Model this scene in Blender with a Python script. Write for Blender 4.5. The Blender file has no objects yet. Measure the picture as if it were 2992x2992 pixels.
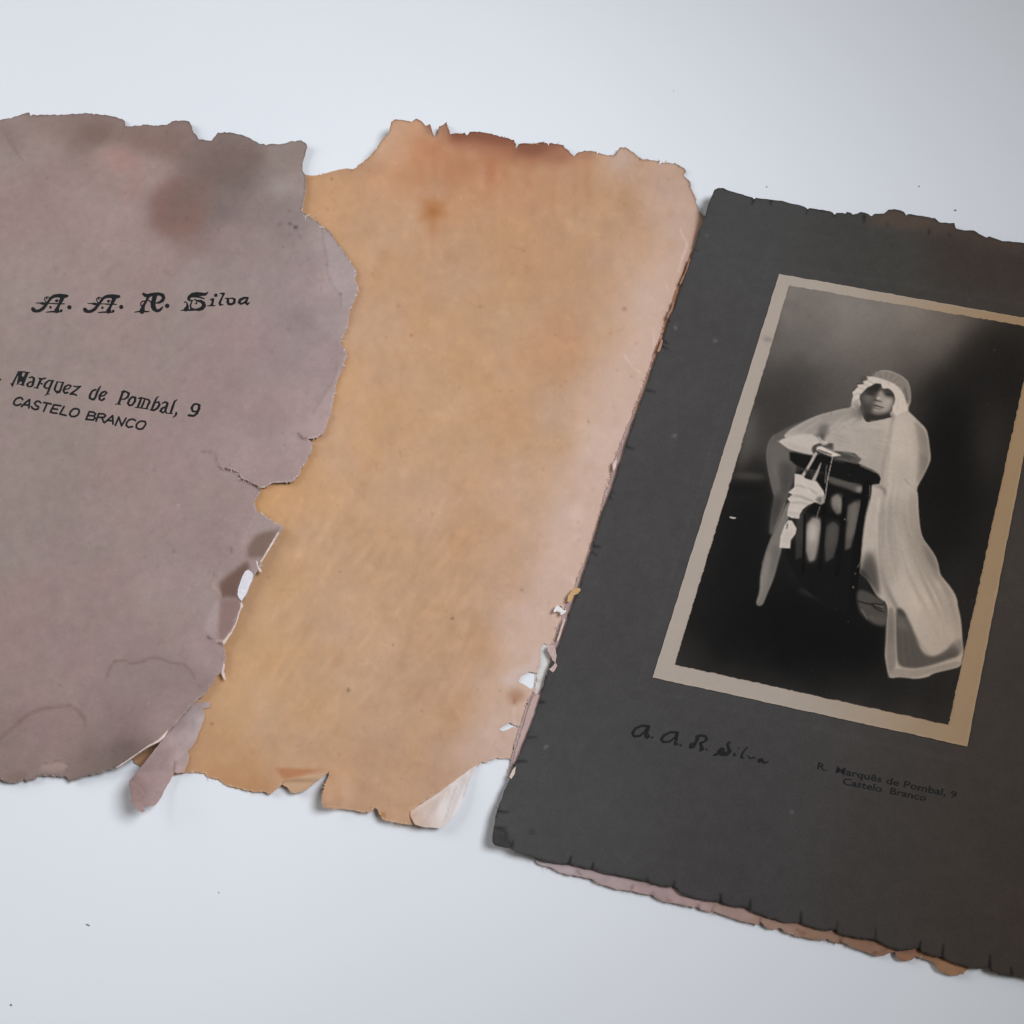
import bpy, math, random
import numpy as np
from mathutils import Matrix, Vector
from mathutils.geometry import delaunay_2d_cdt

random.seed(7)
scene = bpy.context.scene
COL = scene.collection

# ------------------------------------------------------------------ camera
# hand-held phone, about 35 cm above the table, tilted so that the top and the left lie farther away
N = 2992.0            # the photograph is 2992 x 2992
F = 3200.0            # focal length in photograph pixels
TILT_X, TILT_Y = math.radians(20.0), math.radians(8.0)
DIST = 0.352          # metres from the lens to the middle of the picture on the table
CAM_ROT = Matrix.Rotation(TILT_X, 3, 'X') @ Matrix.Rotation(TILT_Y, 3, 'Y')
CAM_LOC = CAM_ROT @ Vector((0, 0, DIST))
cam_data = bpy.data.cameras.new('camera')
cam_data.sensor_width = 36.0
cam_data.lens = 36.0 * F / N
cam_data.clip_start = 0.01
cam_data.clip_end = 50.0
cam = bpy.data.objects.new('camera', cam_data)
cam.matrix_world = Matrix.Translation(CAM_LOC) @ CAM_ROT.to_4x4()
COL.objects.link(cam)
scene.camera = cam

# ------------------------------------------------------------------ room light
world = bpy.data.worlds.new('World')
scene.world = world
world.use_nodes = True
bg = world.node_tree.nodes['Background']
bg.inputs['Color'].default_value = (1.0, 0.90, 0.76, 1)
bg.inputs['Strength'].default_value = 0.10

def area_light(name, loc, target, size_x, size_y, power, color):
    d = bpy.data.lights.new(name, 'AREA')
    d.shape = 'RECTANGLE'
    d.size, d.size_y = size_x, size_y
    d.energy = power
    d.color = color
    o = bpy.data.objects.new(name, d)
    o.location = loc
    o.rotation_euler = (Vector(target) - Vector(loc)).to_track_quat('-Z', 'Y').to_euler()
    COL.objects.link(o)
    return o

# unseen key spot at right; cone shaped so its edge imitates a shadow there
lamp = bpy.data.lights.new('key_spot', 'SPOT')
lamp.energy = 36.5
lamp.color = (0.87, 0.925, 1.0)
lamp.shadow_soft_size = 0.19
lamp.spot_size = math.radians(51.5)
lamp.spot_blend = 0.62
lamp_o = bpy.data.objects.new('key_spot', lamp)
lamp_o.location = (0.52, 0.06, 0.78)
lamp_o.rotation_euler = (Vector((-0.27, 0.045, 0.0)) - Vector(lamp_o.location)).to_track_quat('-Z', 'Y').to_euler()
COL.objects.link(lamp_o)
# cool window light from the left, much weaker
area_light('window_light', (-0.70, 0.25, 0.55), (0.0, 0.0, 0.0), 0.5, 0.7, 3.0, (0.90, 0.95, 1.0))

scene.view_settings.view_transform = 'Standard'
scene.view_settings.look = 'None'
scene.view_settings.exposure = 0.0
scene.view_settings.gamma = 1.0
scene.view_settings.use_curve_mapping = False

# ------------------------------------------------------------------ tracing: photograph pixel -> point on the table (at height z)
_R = np.array(CAM_ROT)
_C = np.array(CAM_LOC)
def at(px, py, z):
    px = np.asarray(px, float); py = np.asarray(py, float)
    z = np.broadcast_to(np.asarray(z, float), px.shape)
    d = np.stack([px - N / 2, -(py - N / 2), np.full(px.shape, -F)], -1) @ _R.T
    t = (z - _C[2]) / d[..., 2]
    return _C + d * t[..., None]

def Z(crop, pts):
    """points read off an enlarged crop (x0, y0, enlargement) -> photograph pixels; a third value is a width"""
    x0, y0, s = crop
    return [(x0 + p[0] / s, y0 + p[1] / s) + ((p[2] / s,) if len(p) > 2 else ()) for p in pts]

CA = (0, 300, 1.932); CB = (0, 1300, 1.932); CC = (700, 300, 1.932); CD = (500, 1500, 1.932)
CE = (1300, 1600, 1.932); CF = (1992, 1992, 1.932); CG = (1992, 500, 1.932); CH = (1992, 1300, 1.932)
CI = (1600, 350, 3.22); CJ = (1600, 900, 3.22); CK = (1400, 1500, 3.22); CL = (1300, 1900, 4.83)
CM = (0, 2050, 2.76); CN = (550, 1450, 3.863); CO = (1400, 2300, 2.792)
T1 = (70, 830, 5.682); T2 = (380, 830, 5.367); T3 = (0, 1060, 6.0375); T4 = (240, 1100, 5.367)
T5 = (1830, 2090, 4.391); T6 = (2370, 2200, 4.293); T7 = (20, 1150, 8.05)
P1 = (2400, 1050, 4.83); P2 = (2200, 1200, 3.22); P3 = (2180, 1600, 2.76); P4 = (2200, 780, 2.439); P5 = (2480, 1080, 9.66)

# ------------------------------------------------------------------ painting pigment fields (prints, stains) as arrays
def lin(c):
    c = np.asarray(c, float) / 255.0
    return np.where(c <= 0.04045, c / 12.92, ((c + 0.055) / 1.055) ** 2.4)

def box1(a, r, axis):
    if r < 1: return a
    pad = [(0, 0)] * a.ndim; pad[axis] = (r + 1, r)
    c = np.cumsum(np.pad(a, pad, mode='edge'), axis=axis)
    n = a.shape[axis]
    hi = np.take(c, range(2 * r + 1, 2 * r + 1 + n), axis=axis)
    lo = np.take(c, range(0, n), axis=axis)
    return (hi - lo) / (2 * r + 1)

def blur(a, sigma):
    if sigma < 0.35: return a
    if sigma < 1.3:
        for _ in range(1 if sigma < 0.9 else 2):
            p = np.pad(a, 1, mode='edge')
            p = (p[:-2] + 2 * p[1:-1] + p[2:]) / 4
            a = (p[:, :-2] + 2 * p[:, 1:-1] + p[:, 2:]) / 4
        return a
    r = max(1, int(round(math.sqrt(sigma * sigma * 12 / 3 + 1) / 2 - 0.5)))
    for _ in range(3):
        a = box1(box1(a, r, 0), r, 1)
    return a

def lattice(shape, cells, rng):
    """one octave of smooth value noise"""
    h, w = shape
    g = rng.random((cells[0] + 3, cells[1] + 3))
    y = np.linspace(0, cells[0], h); x = np.linspace(0, cells[1], w)
    yi = y.astype(int); xi = x.astype(int)
    fy = y - yi; fx = x - xi
    fy = fy * fy * (3 - 2 * fy); fx = fx * fx * (3 - 2 * fx)
    a = g[np.ix_(yi, xi)]; b = g[np.ix_(yi, xi + 1)]; c = g[np.ix_(yi + 1, xi)]; d = g[np.ix_(yi + 1, xi + 1)]
    fx = fx[None, :]; fy = fy[:, None]
    return a * (1 - fx) * (1 - fy) + b * fx * (1 - fy) + c * (1 - fx) * fy + d * fx * fy

def fbm(shape, size, octaves, seed, gain=0.5, stretch=(1, 1)):
    rng = np.random.default_rng(seed)
    out = np.zeros(shape); amp = 1.0; tot = 0
    for _ in range(octaves):
        cy = max(1, int(shape[0] / (size * stretch[1]))); cx = max(1, int(shape[1] / (size * stretch[0])))
        out += amp * (lattice(shape, (cy, cx), rng) - 0.5); tot += amp
        amp *= gain; size = max(2.0, size / 2)
    return out / tot * 2

class Canvas:
    def __init__(s, x0, y0, x1, y1, res, ch=3):
        s.x0, s.y0, s.res = x0, y0, res
        s.w = int((x1 - x0) * res) + 1; s.h = int((y1 - y0) * res) + 1
        s.a = np.zeros((s.h, s.w, ch))
    def window(s, xs, ys, pad):
        i0 = max(0, int((min(xs) - s.x0 - pad) * s.res)); i1 = min(s.w, int((max(xs) - s.x0 + pad) * s.res) + 2)
        j0 = max(0, int((min(ys) - s.y0 - pad) * s.res)); j1 = min(s.h, int((max(ys) - s.y0 + pad) * s.res) + 2)
        return i0, i1, j0, j1
    def poly(s, pts, soft=0.0):
        """mask of a polygon (window, array)"""
        xs = [p[0] for p in pts]; ys = [p[1] for p in pts]
        i0, i1, j0, j1 = s.window(xs, ys, 3 * soft + 4 / s.res)
        if i1 <= i0 or j1 <= j0: return None
        k = 3
        W, H = (i1 - i0) * k, (j1 - j0) * k
        tog = np.zeros((H, W + 1))
        n = len(pts)
        for q in range(n):
            ax = ((pts[q][0] - s.x0) * s.res - i0) * k; ay = ((pts[q][1] - s.y0) * s.res - j0) * k
            bx = ((pts[(q + 1) % n][0] - s.x0) * s.res - i0) * k; by = ((pts[(q + 1) % n][1] - s.y0) * s.res - j0) * k
            if ay == by: continue
            if ay > by: ax, ay, bx, by = bx, by, ax, ay
            r = np.arange(max(0, math.ceil(ay - 0.5)), min(H - 1, math.ceil(by - 0.5) - 1) + 1)
            if len(r) == 0: continue
            c = ax + (r + 0.5 - ay) / (by - ay) * (bx - ax)
            c = np.clip(np.ceil(c - 0.5), 0, W).astype(int)
            np.add.at(tog, (r, c), 1)
        m = (np.cumsum(tog, 1)[:, :W] % 2)
        m = m.reshape(j1 - j0, k, i1 - i0, k).mean((1, 3))
        return (slice(j0, j1), slice(i0, i1)), blur(m, soft * s.res)
    def stroke(s, pts, soft=0.0, width=None):
        pts = [(p[0], p[1], (p[2] if len(p) > 2 else width)) for p in pts]
        if len(pts) == 1: pts = pts * 2
        mw = max(p[2] for p in pts)
        i0, i1, j0, j1 = s.window([p[0] for p in pts], [p[1] for p in pts], mw + 3 * soft + 4 / s.res)
        if i1 <= i0 or j1 <= j0: return None
        X = s.x0 + np.arange(i0, i1)[None, :] / s.res; Y = s.y0 + np.arange(j0, j1)[:, None] / s.res
        D = np.full((j1 - j0, i1 - i0), 1e9)
        for (ax, ay, aw), (bx, by, bw) in zip(pts[:-1], pts[1:]):
            dx, dy = bx - ax, by - ay; L = dx * dx + dy * dy
            t = np.clip(((X - ax) * dx + (Y - ay) * dy) / L, 0, 1) if L > 0 else np.zeros_like(D)
            d = np.hypot(X - ax - t * dx, Y - ay - t * dy) - (aw + (bw - aw) * t) / 2
            D = np.minimum(D, d)
        return (slice(j0, j1), slice(i0, i1)), blur(np.clip(0.5 - D * s.res, 0, 1), soft * s.res)
    def mix(s, mk, col, op=1.0):
        if mk is None: return
        sl, m = mk
        m = (m * op)[..., None]
        s.a[sl] = s.a[sl] * (1 - m) + np.asarray(col, float) * m
    def mul(s, mk, col, op=1.0):
        if mk is None: return
        sl, m = mk
        m = (m * op)[..., None]
        s.a[sl] *= 1 - m + m * np.asarray(col, float)
    def ell(s, cx, cy, rx, ry, ang=0.0, soft=0.0):
        ca, sa = math.cos(ang), math.sin(ang)
        pts = [(cx + rx * math.cos(t) * ca - ry * math.sin(t) * sa, cy + rx * math.cos(t) * sa + ry * math.sin(t) * ca)
               for t in np.linspace(0, 2 * math.pi, 28, endpoint=False)]
        return s.poly(pts, soft)
    def blobs(s, samples, power=2.2, smooth=40.0):
        """scattered colour readings spread into a smooth field"""
        g = 8
        X = s.x0 + np.arange(0, s.w + g, g) / s.res; Y = s.y0 + np.arange(0, s.h + g, g) / s.res
        GX, GY = np.meshgrid(X, Y)
        acc = np.zeros(GX.shape + (s.a.shape[2],)); wt = np.zeros(GX.shape)
        for x, y, c in samples:
            w = 1.0 / ((GX - x) ** 2 + (GY - y) ** 2 + smooth ** 2) ** power
            acc += w[..., None] * np.asarray(c, float); wt += w
        f = acc / wt[..., None]
        yi = np.arange(s.h) / g; xi = np.arange(s.w) / g
        y0 = yi.astype(int); x0 = xi.astype(int); fy = (yi - y0)[:, None, None]; fx = (xi - x0)[None, :, None]
        y1 = np.minimum(y0 + 1, f.shape[0] - 1); x1 = np.minimum(x0 + 1, f.shape[1] - 1)
        s.a[:] = (f[np.ix_(y0, x0)] * (1 - fx) * (1 - fy) + f[np.ix_(y0, x1)] * fx * (1 - fy) +
                  f[np.ix_(y1, x0)] * (1 - fx) * fy + f[np.ix_(y1, x1)] * fx * fy)
    def at(s, px, py):
        u = np.clip((np.asarray(px) - s.x0) * s.res, 0, s.w - 1.001); v = np.clip((np.asarray(py) - s.y0) * s.res, 0, s.h - 1.001)
        i = u.astype(int); j = v.astype(int); fu = (u - i)[:, None]; fv = (v - j)[:, None]
        a = s.a
        return a[j, i] * (1 - fu) * (1 - fv) + a[j, i + 1] * fu * (1 - fv) + a[j + 1, i] * (1 - fu) * fv + a[j + 1, i + 1] * fu * fv

def smooth(e0, e1, x):
    t = np.clip((np.asarray(x, float) - e0) / (e1 - e0), 0, 1)
    return t * t * (3 - 2 * t)
def bump2(x, y, cx, cy, sx, sy, ang=0.0):
    ca, sa = math.cos(ang), math.sin(ang)
    u = (x - cx) * ca + (y - cy) * sa; v = -(x - cx) * sa + (y - cy) * ca
    return np.exp(-(u / sx) ** 2 - (v / sy) ** 2)
_wave = {}
def wave(x, y, size, seed):
    """smooth cockle of a sheet of paper, -1..1"""
    if (size, seed) not in _wave:
        c = Canvas(-200, 200, 3200, 3100, 0.1, 1)
        c.a[..., 0] = fbm((c.h, c.w), size * 0.1, 3, seed, 0.4)
        _wave[(size, seed)] = c
    return _wave[(size, seed)].at(np.asarray(x, float).ravel(), np.asarray(y, float).ravel())[:, 0].reshape(np.shape(x))
# ------------------------------------------------------------------ objects
def thing(name, label, category, px, py, group=None):
    o = bpy.data.objects.new(name, None)
    o.location = Vector(at(np.array(px), np.array(py), 0.0))
    o.empty_display_size = 0.01
    COL.objects.link(o)
    o['label'] = label; o['category'] = category
    if group: o['group'] = group
    return o

def link_mesh(name, verts, faces, mat, parent=None, tint=None, smooth_faces=True, label=None):
    me = bpy.data.meshes.new(name)
    verts = np.asarray(verts, float)
    if parent is not None:
        verts = verts - np.array(parent.location)
    me.from_pydata(verts.tolist(), [], [list(map(int, f)) for f in faces])
    if tint is not None:
        at_ = me.attributes.new('tint', 'FLOAT_COLOR', 'POINT')
        c = np.ones((len(verts), 4), np.float32); c[:, :3] = np.clip(tint, 0, 1)
        at_.data.foreach_set('color', c.ravel())
    if smooth_faces:
        me.polygons.foreach_set('use_smooth', np.ones(len(me.polygons), bool))
    me.update()
    me.materials.append(mat)
    o = bpy.data.objects.new(name, me)
    COL.objects.link(o)
    if parent is not None: o.parent = parent
    if label: o['label'] = label
    return o

def rough(pts, amp, seg=9.0, seed=1, closed=True):
    """a torn line: extra corners with small uneven steps"""
    rng = np.random.default_rng(seed)
    out = []; n = len(pts); prev = 0.0
    for i in range(n if closed else n - 1):
        a = np.array(pts[i][:2], float); b = np.array(pts[(i + 1) % n][:2], float)
        d = b - a; L = np.hypot(*d)
        k = max(1, int(L / seg))
        nrm = np.array([-d[1], d[0]]) / (L + 1e-9)
        out.append(tuple(a))
        for q in range(1, k):
            prev = 0.45 * prev + rng.normal(0, amp)
            out.append(tuple(a + d * (q + rng.uniform(-.25, .25)) / k + nrm * np.clip(prev, -2.2 * amp, 2.2 * amp)))
    if not closed: out.append(tuple(pts[-1][:2]))
    return out

def inside(px, py, loops):
    c = np.zeros(len(px), int)
    for lp in loops:
        n = len(lp)
        A = np.array(lp); B = np.roll(A, -1, 0)
        for (ax, ay), (bx, by) in zip(A, B):
            if ay == by: continue
            m = ((ay > py) != (by > py))
            if not m.any(): continue
            xx = ax + (py - ay) / (by - ay) * (bx - ax)
            c += (m & (px < xx)).astype(int)
    return c % 2 == 1

def sheet(name, loops, step, zf, thick, tintf, edge, mat, parent, extra=(), rings=(4.0, 9.0), label=None):
    """a sheet of paper or card with an uneven outline: cockled top, real thickness, its own edges.
    loops: outline (and holes) in photograph pixels; zf: height of the top face; tintf: pigment; edge: pigment of the cut edge"""
    loops = [[tuple(map(float, p[:2])) for p in lp] for lp in loops]
    bx = np.array([p for lp in loops for p in lp])
    x0, y0 = bx.min(0); x1, y1 = bx.max(0)
    gx, gy = np.meshgrid(np.arange(x0 + step / 2, x1, step), np.arange(y0 + step / 2, y1, step))
    rng = np.random.default_rng(3)
    gx = gx.ravel() + rng.uniform(-.2, .2, gx.size) * step; gy = gy.ravel() + rng.uniform(-.2, .2, gy.size) * step
    add = [np.array(e, float).reshape(-1, 2) for e in extra if len(e)]
    for lp in loops:
        A = np.array(lp); T = np.roll(A, -1, 0) - np.roll(A, 1, 0)
        nn = np.stack([-T[:, 1], T[:, 0]], 1) / (np.hypot(T[:, 0], T[:, 1])[:, None] + 1e-9)
        for r in rings:
            add += [A + nn * r, A - nn * r]
    pts = np.concatenate([np.stack([gx, gy], 1)] + add)
    cm = Canvas(x0 - 10, y0 - 10, x1 + 10, y1 + 10, 0.5, 1)
    tot = np.zeros((cm.h, cm.w))
    for lp in loops:
        sl, m = cm.poly(lp); t2 = np.zeros_like(tot); t2[sl] = m; tot = np.abs(tot - t2)
    cm.a[..., 0] = tot
    core = Canvas(x0 - 10, y0 - 10, x1 + 10, y1 + 10, 0.5, 1); core.a[..., 0] = blur(tot, 0.8)
    pts = pts[core.at(pts[:, 0], pts[:, 1])[:, 0] > 0.86]
    V = []; E = []
    for lp in loops:
        b = len(V); V += lp; E += [(b + i, b + (i + 1) % len(lp)) for i in range(len(lp))]
    allv = [Vector(p) for p in V] + [Vector(p) for p in pts.tolist()]
    ov, oe, of, *_ = delaunay_2d_cdt(allv, E, [], 0, 0.05, False)
    P = np.array([(v.x, v.y) for v in ov])
    tri = np.array([f for f in of if len(f) == 3])
    cen = P[tri].mean(1)
    tri = tri[inside(cen[:, 0], cen[:, 1], loops)]
    used = np.unique(tri); remap = -np.ones(len(P), int); remap[used] = np.arange(len(used))
    P = P[used]; tri = remap[tri]
    # orient
    a, b, c = P[tri[:, 0]], P[tri[:, 1]], P[tri[:, 2]]
    s = (b[:, 0] - a[:, 0]) * (c[:, 1] - a[:, 1]) - (b[:, 1] - a[:, 1]) * (c[:, 0] - a[:, 0])
    tri[s > 0] = tri[s > 0][:, ::-1]          # picture y runs down, so this faces up
    zt = zf(P[:, 0], P[:, 1])
    top = at(P[:, 0], P[:, 1], zt)
    bot = top - np.array([0, 0, thick])
    n = len(P)
    cnt = {}
    for t in tri:
        for i in range(3):
            e = (t[i], t[(i + 1) % 3]); k = (min(e), max(e))
            cnt[k] = None if k in cnt else e
    bord = [e for e in cnt.values() if e is not None]
    tint = tintf(P[:, 0], P[:, 1])
    verts = [top, bot]; tints = [tint, tint * 0.9]
    faces = [tuple(t) for t in tri] + [tuple(n + t[::-1]) for t in tri]
    k = 2 * n; ev = []; et = []
    for (i, j) in bord:
        ev += [top[i], top[j], bot[j], bot[i]]
        ec = edge if edge is not None else tint[i] * 1.0
        et += [ec] * 4
        faces.append((k, k + 3, k + 2, k + 1)); k += 4
    verts.append(np.array(ev)); tints.append(np.array(et, float))
    return link_mesh(name, np.concatenate(verts), faces, mat, parent, np.concatenate(tints), True, label)

def ink(name, strokes, res, zf, lift, mat, parent, soft=0.5, label=None, seed=5, uneven=0.12, polys=(), level=0.38):
    """lettering as thin printed shapes lying on the paper: strokes are merged into one outline and filled"""
    xs = [p[0] for s in strokes for p in s] + [p[0] for s in polys for p in s]
    ys = [p[1] for s in strokes for p in s] + [p[1] for s in polys for p in s]
    c = Canvas(min(xs) - 14, min(ys) - 14, max(xs) + 14, max(ys) + 14, res, 1)
    for s in strokes:
        mk = c.stroke(s)
        c.a[mk[0]] = np.maximum(c.a[mk[0]], mk[1][..., None])
    for s in polys:
        mk = c.poly(s)
        c.a[mk[0]] = np.maximum(c.a[mk[0]], mk[1][..., None])
    f = blur(c.a[..., 0], soft * res)
    f = f + uneven * fbm(f.shape, 5 * res, 2, seed)
    f[0, :] = f[-1, :] = 0; f[:, 0] = f[:, -1] = 0
    L = level
    verts = []; idx = {}; faces = []
    def vid(key, x, y):
        if key not in idx:
            idx[key] = len(verts); verts.append((x, y))
        return idx[key]
    m = f > L
    any_ = m[:-1, :-1] | m[1:, :-1] | m[:-1, 1:] | m[1:, 1:]
    for j, i in zip(*np.nonzero(any_)):
        cs = [(j, i), (j + 1, i), (j + 1, i + 1), (j, i + 1)]
        face = []
        for q in range(4):
            a, b = cs[q], cs[(q + 1) % 4]
            fa, fb = f[a], f[b]
            if fa > L: face.append(vid((a,), a[1], a[0]))
            if (fa > L) != (fb > L):
                t = (L - fa) / (fb - fa)
                k = (min(a, b), max(a, b))
                face.append(vid(k, a[1] + (b[1] - a[1]) * t, a[0] + (b[0] - a[0]) * t))
        if len(face) >= 3: faces.append(face[::1])
    V = np.array(verts, float)
    px = c.x0 + V[:, 0] / c.res; py = c.y0 + V[:, 1] / c.res
    return link_mesh(name, at(px, py, zf(px, py) + lift), faces, mat, parent, None, True, label)

# ------------------------------------------------------------------ materials
def nodes_of(name):
    m = bpy.data.materials.new(name); m.use_nodes = True
    nt = m.node_tree
    return m, nt, nt.nodes['Principled BSDF']

def paper_material(name, rough_=0.8, fibre=0.05, grain=0.05, bump=0.25, fibre_scale=1500.0, spec=0.3, translucent=0.0, stretch=(1.0, 1.0, 1.0)):
    """pigment from the 'tint' field, plus paper fibre, fine grain and relief"""
    m, nt, bs = nodes_of(name)
    L = nt.links.new
    at_ = nt.nodes.new('ShaderNodeAttribute'); at_.attribute_name = 'tint'
    tc = nt.nodes.new('ShaderNodeTexCoord')
    mp = nt.nodes.new('ShaderNodeMapping'); mp.inputs['Scale'].default_value = stretch
    L(tc.outputs['Object'], mp.inputs['Vector'])
    n1 = nt.nodes.new('ShaderNodeTexNoise'); n1.inputs['Scale'].default_value = fibre_scale
    n1.inputs['Detail'].default_value = 4; n1.inputs['Roughness'].default_value = 0.7; n1.inputs['Distortion'].default_value = 0.8
    n2 = nt.nodes.new('ShaderNodeTexNoise'); n2.inputs['Scale'].default_value = 260.0
    n2.inputs['Detail'].default_value = 6; n2.inputs['Roughness'].default_value = 0.6
    L(mp.outputs['Vector'], n1.inputs['Vector']); L(mp.outputs['Vector'], n2.inputs['Vector'])
    def rng(src, lo, hi):
        r = nt.nodes.new('ShaderNodeMapRange'); r.inputs['From Min'].default_value = 0.3; r.inputs['From Max'].default_value = 0.7
        r.inputs['To Min'].default_value = lo; r.inputs['To Max'].default_value = hi; r.clamp = False
        L(src, r.inputs['Value']); return r.outputs['Result']
    a = rng(n1.outputs['Fac'], 1 - fibre, 1 + fibre); b = rng(n2.outputs['Fac'], 1 - grain, 1 + grain)
    mu = nt.nodes.new('ShaderNodeMath'); mu.operation = 'MULTIPLY'; L(a, mu.inputs[0]); L(b, mu.inputs[1])
    vm = nt.nodes.new('ShaderNodeVectorMath'); vm.operation = 'SCALE'
    L(at_.outputs['Color'], vm.inputs[0]); L(mu.outputs[0], vm.inputs['Scale'])
    L(vm.outputs['Vector'], bs.inputs['Base Color'])
    bs.inputs['Roughness'].default_value = rough_
    bs.inputs['Specular IOR Level'].default_value = spec
    bp = nt.nodes.new('ShaderNodeBump'); bp.inputs['Strength'].default_value = bump; bp.inputs['Distance'].default_value = 0.00015
    ad = nt.nodes.new('ShaderNodeMath'); ad.operation = 'ADD'; L(n1.outputs['Fac'], ad.inputs[0]); L(n2.outputs['Fac'], ad.inputs[1])
    L(ad.outputs[0], bp.inputs['Height']); L(bp.outputs['Normal'], bs.inputs['Normal'])
    return m

def ink_material(name, color, rough_=0.6, vary=0.35, scale=900.0):
    m, nt, bs = nodes_of(name)
    tc = nt.nodes.new('ShaderNodeTexCoord'); n = nt.nodes.new('ShaderNodeTexNoise')
    n.inputs['Scale'].default_value = scale; n.inputs['Detail'].default_value = 3
    nt.links.new(tc.outputs['Object'], n.inputs['Vector'])
    cr = nt.nodes.new('ShaderNodeValToRGB')
    c = np.array(color)
    cr.color_ramp.elements[0].position = 0.3; cr.color_ramp.elements[1].position = 0.75
    cr.color_ramp.elements[0].color = (*c, 1); cr.color_ramp.elements[1].color = (*(c * (1 + vary * 4)), 1)
    nt.links.new(n.outputs['Fac'], cr.inputs['Fac']); nt.links.new(cr.outputs['Color'], bs.inputs['Base Color'])
    bs.inputs['Roughness'].default_value = rough_; bs.inputs['Specular IOR Level'].default_value = 0.2
    return m

M_COVER = paper_material('mauve_cover_paper', 0.86, 0.06, 0.06, 0.5, 1700)
M_AMBER = paper_material('amber_glassine_paper', 0.6, 0.03, 0.02, 0.12, 1300, 0.25, stretch=(1.0, 0.45, 1.0))
M_BACK = paper_material('pink_backing_paper', 0.85, 0.05, 0.06, 0.35, 1700)
M_CARD = paper_material('charcoal_mount_card', 0.8, 0.14, 0.07, 0.25, 2200, 0.12)
M_CREAM = paper_material('cream_border_paper', 0.7, 0.025, 0.02, 0.15, 2000)
M_PRINT = paper_material('silver_print_emulsion', 0.6, 0.012, 0.012, 0.05, 2500, 0.05)
M_INK = ink_material('black_letterpress_ink', (0.006, 0.0065, 0.007), 0.7, 0.3)
M_INK2 = ink_material('worn_dark_ink', (0.0085, 0.0085, 0.0085), 0.75, 0.25)

def fray(lines, zf, rgb, gain, mat, parent, n, length, seed, inward=2.0, jitter=14):
    """loose paper fibres standing out of a torn edge; lines are torn outlines in photograph pixels"""
    rg = np.random.default_rng(seed)
    V = []; Fc = []; C = []
    segs = []
    for ln in lines:
        for a, b in zip(ln[:-1], ln[1:]):
            a = np.array(a[:2]); b = np.array(b[:2]); segs.append((a, b, np.hypot(*(b - a))))
    wts = np.array([s_[2] for s_ in segs]); wts = wts / wts.sum()
    for k in rg.choice(len(segs), n, p=wts):
        a, b, L = segs[k]
        d = (b - a) / (L + 1e-9); nrm = np.array((d[1], -d[0]))          # outline runs clockwise in the picture: this points outwards
        p = a + (b - a) * rg.random() - nrm * inward * rg.uniform(.5, 2.0)
        ang = rg.normal(0, .7) + (0 if rg.random() < .55 else rg.choice((-1.3, 1.3)))
        dir_ = nrm * math.cos(ang) + d * math.sin(ang)
        Lf = length * rg.gamma(2.2, .45); w = rg.uniform(.5, 1.4); bend = rg.normal(0, .35)
        side = np.array((-dir_[1], dir_[0]))
        base = len(V); col = np.array(rgb) * rg.uniform(.82, 1.1)
        for t, ww in ((0, 1.0), (.5, .75), (1.0, .12)):
            c = p + dir_ * Lf * t + side * bend * Lf * t * t
            z = float(zf(np.array([p[0]]), np.array([p[1]]))[0]) + 0.00004 + 0.00035 * t * rg.random()
            for sg in (-1, 1):
                q = c + side * w * ww * sg
                V.append(at(np.array(q[0]), np.array(q[1]), z)); C.append(col)
        Fc += [(base, base + 1, base + 3, base + 2), (base + 2, base + 3, base + 5, base + 4)]
    o = link_mesh('frayed_fibres', np.array(V), Fc, mat, parent, lin(np.clip(np.array(C), 0, 255)) * gain)
    o['kind'] = 'stuff'
    return o

# ------------------------------------------------------------------ table
def make_table():
    m, nt, bs = nodes_of('white_laminate')
    tc = nt.nodes.new('ShaderNodeTexCoord')
    n = nt.nodes.new('ShaderNodeTexNoise'); n.inputs['Scale'].default_value = 9; n.inputs['Detail'].default_value = 5
    n2 = nt.nodes.new('ShaderNodeTexNoise'); n2.inputs['Scale'].default_value = 700; n2.inputs['Detail'].default_value = 3
    nt.links.new(tc.outputs['Object'], n.inputs['Vector']); nt.links.new(tc.outputs['Object'], n2.inputs['Vector'])
    cr = nt.nodes.new('ShaderNodeValToRGB')
    cr.color_ramp.elements[0].position = 0.3; cr.color_ramp.elements[1].position = 0.7
    cr.color_ramp.elements[0].color = (0.815, 0.82, 0.845, 1); cr.color_ramp.elements[1].color = (0.84, 0.84, 0.855, 1)
    nt.links.new(n.outputs['Fac'], cr.inputs['Fac']); nt.links.new(cr.outputs['Color'], bs.inputs['Base Color'])
    bs.inputs['Roughness'].default_value = 0.55; bs.inputs['Specular IOR Level'].default_value = 0.25
    bp = nt.nodes.new('ShaderNodeBump'); bp.inputs['Strength'].default_value = 0.06; bp.inputs['Distance'].default_value = 0.0001
    nt.links.new(n2.outputs['Fac'], bp.inputs['Height']); nt.links.new(bp.outputs['Normal'], bs.inputs['Normal'])
    s, t = 0.6, 0.03
    v = [(x, y, z) for z in (0, -t) for x, y in ((-s, -s), (s, -s), (s, s), (-s, s))]
    f = [(0, 1, 2, 3), (7, 6, 5, 4)] + [(i, i + 4, (i + 1) % 4 + 4, (i + 1) % 4) for i in range(4)]
    o = link_mesh('table_top', v, f, m, None, None, False)
    o['kind'] = 'structure'; o['label'] = 'plain white table top under the old papers'
    return o
make_table()
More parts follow.
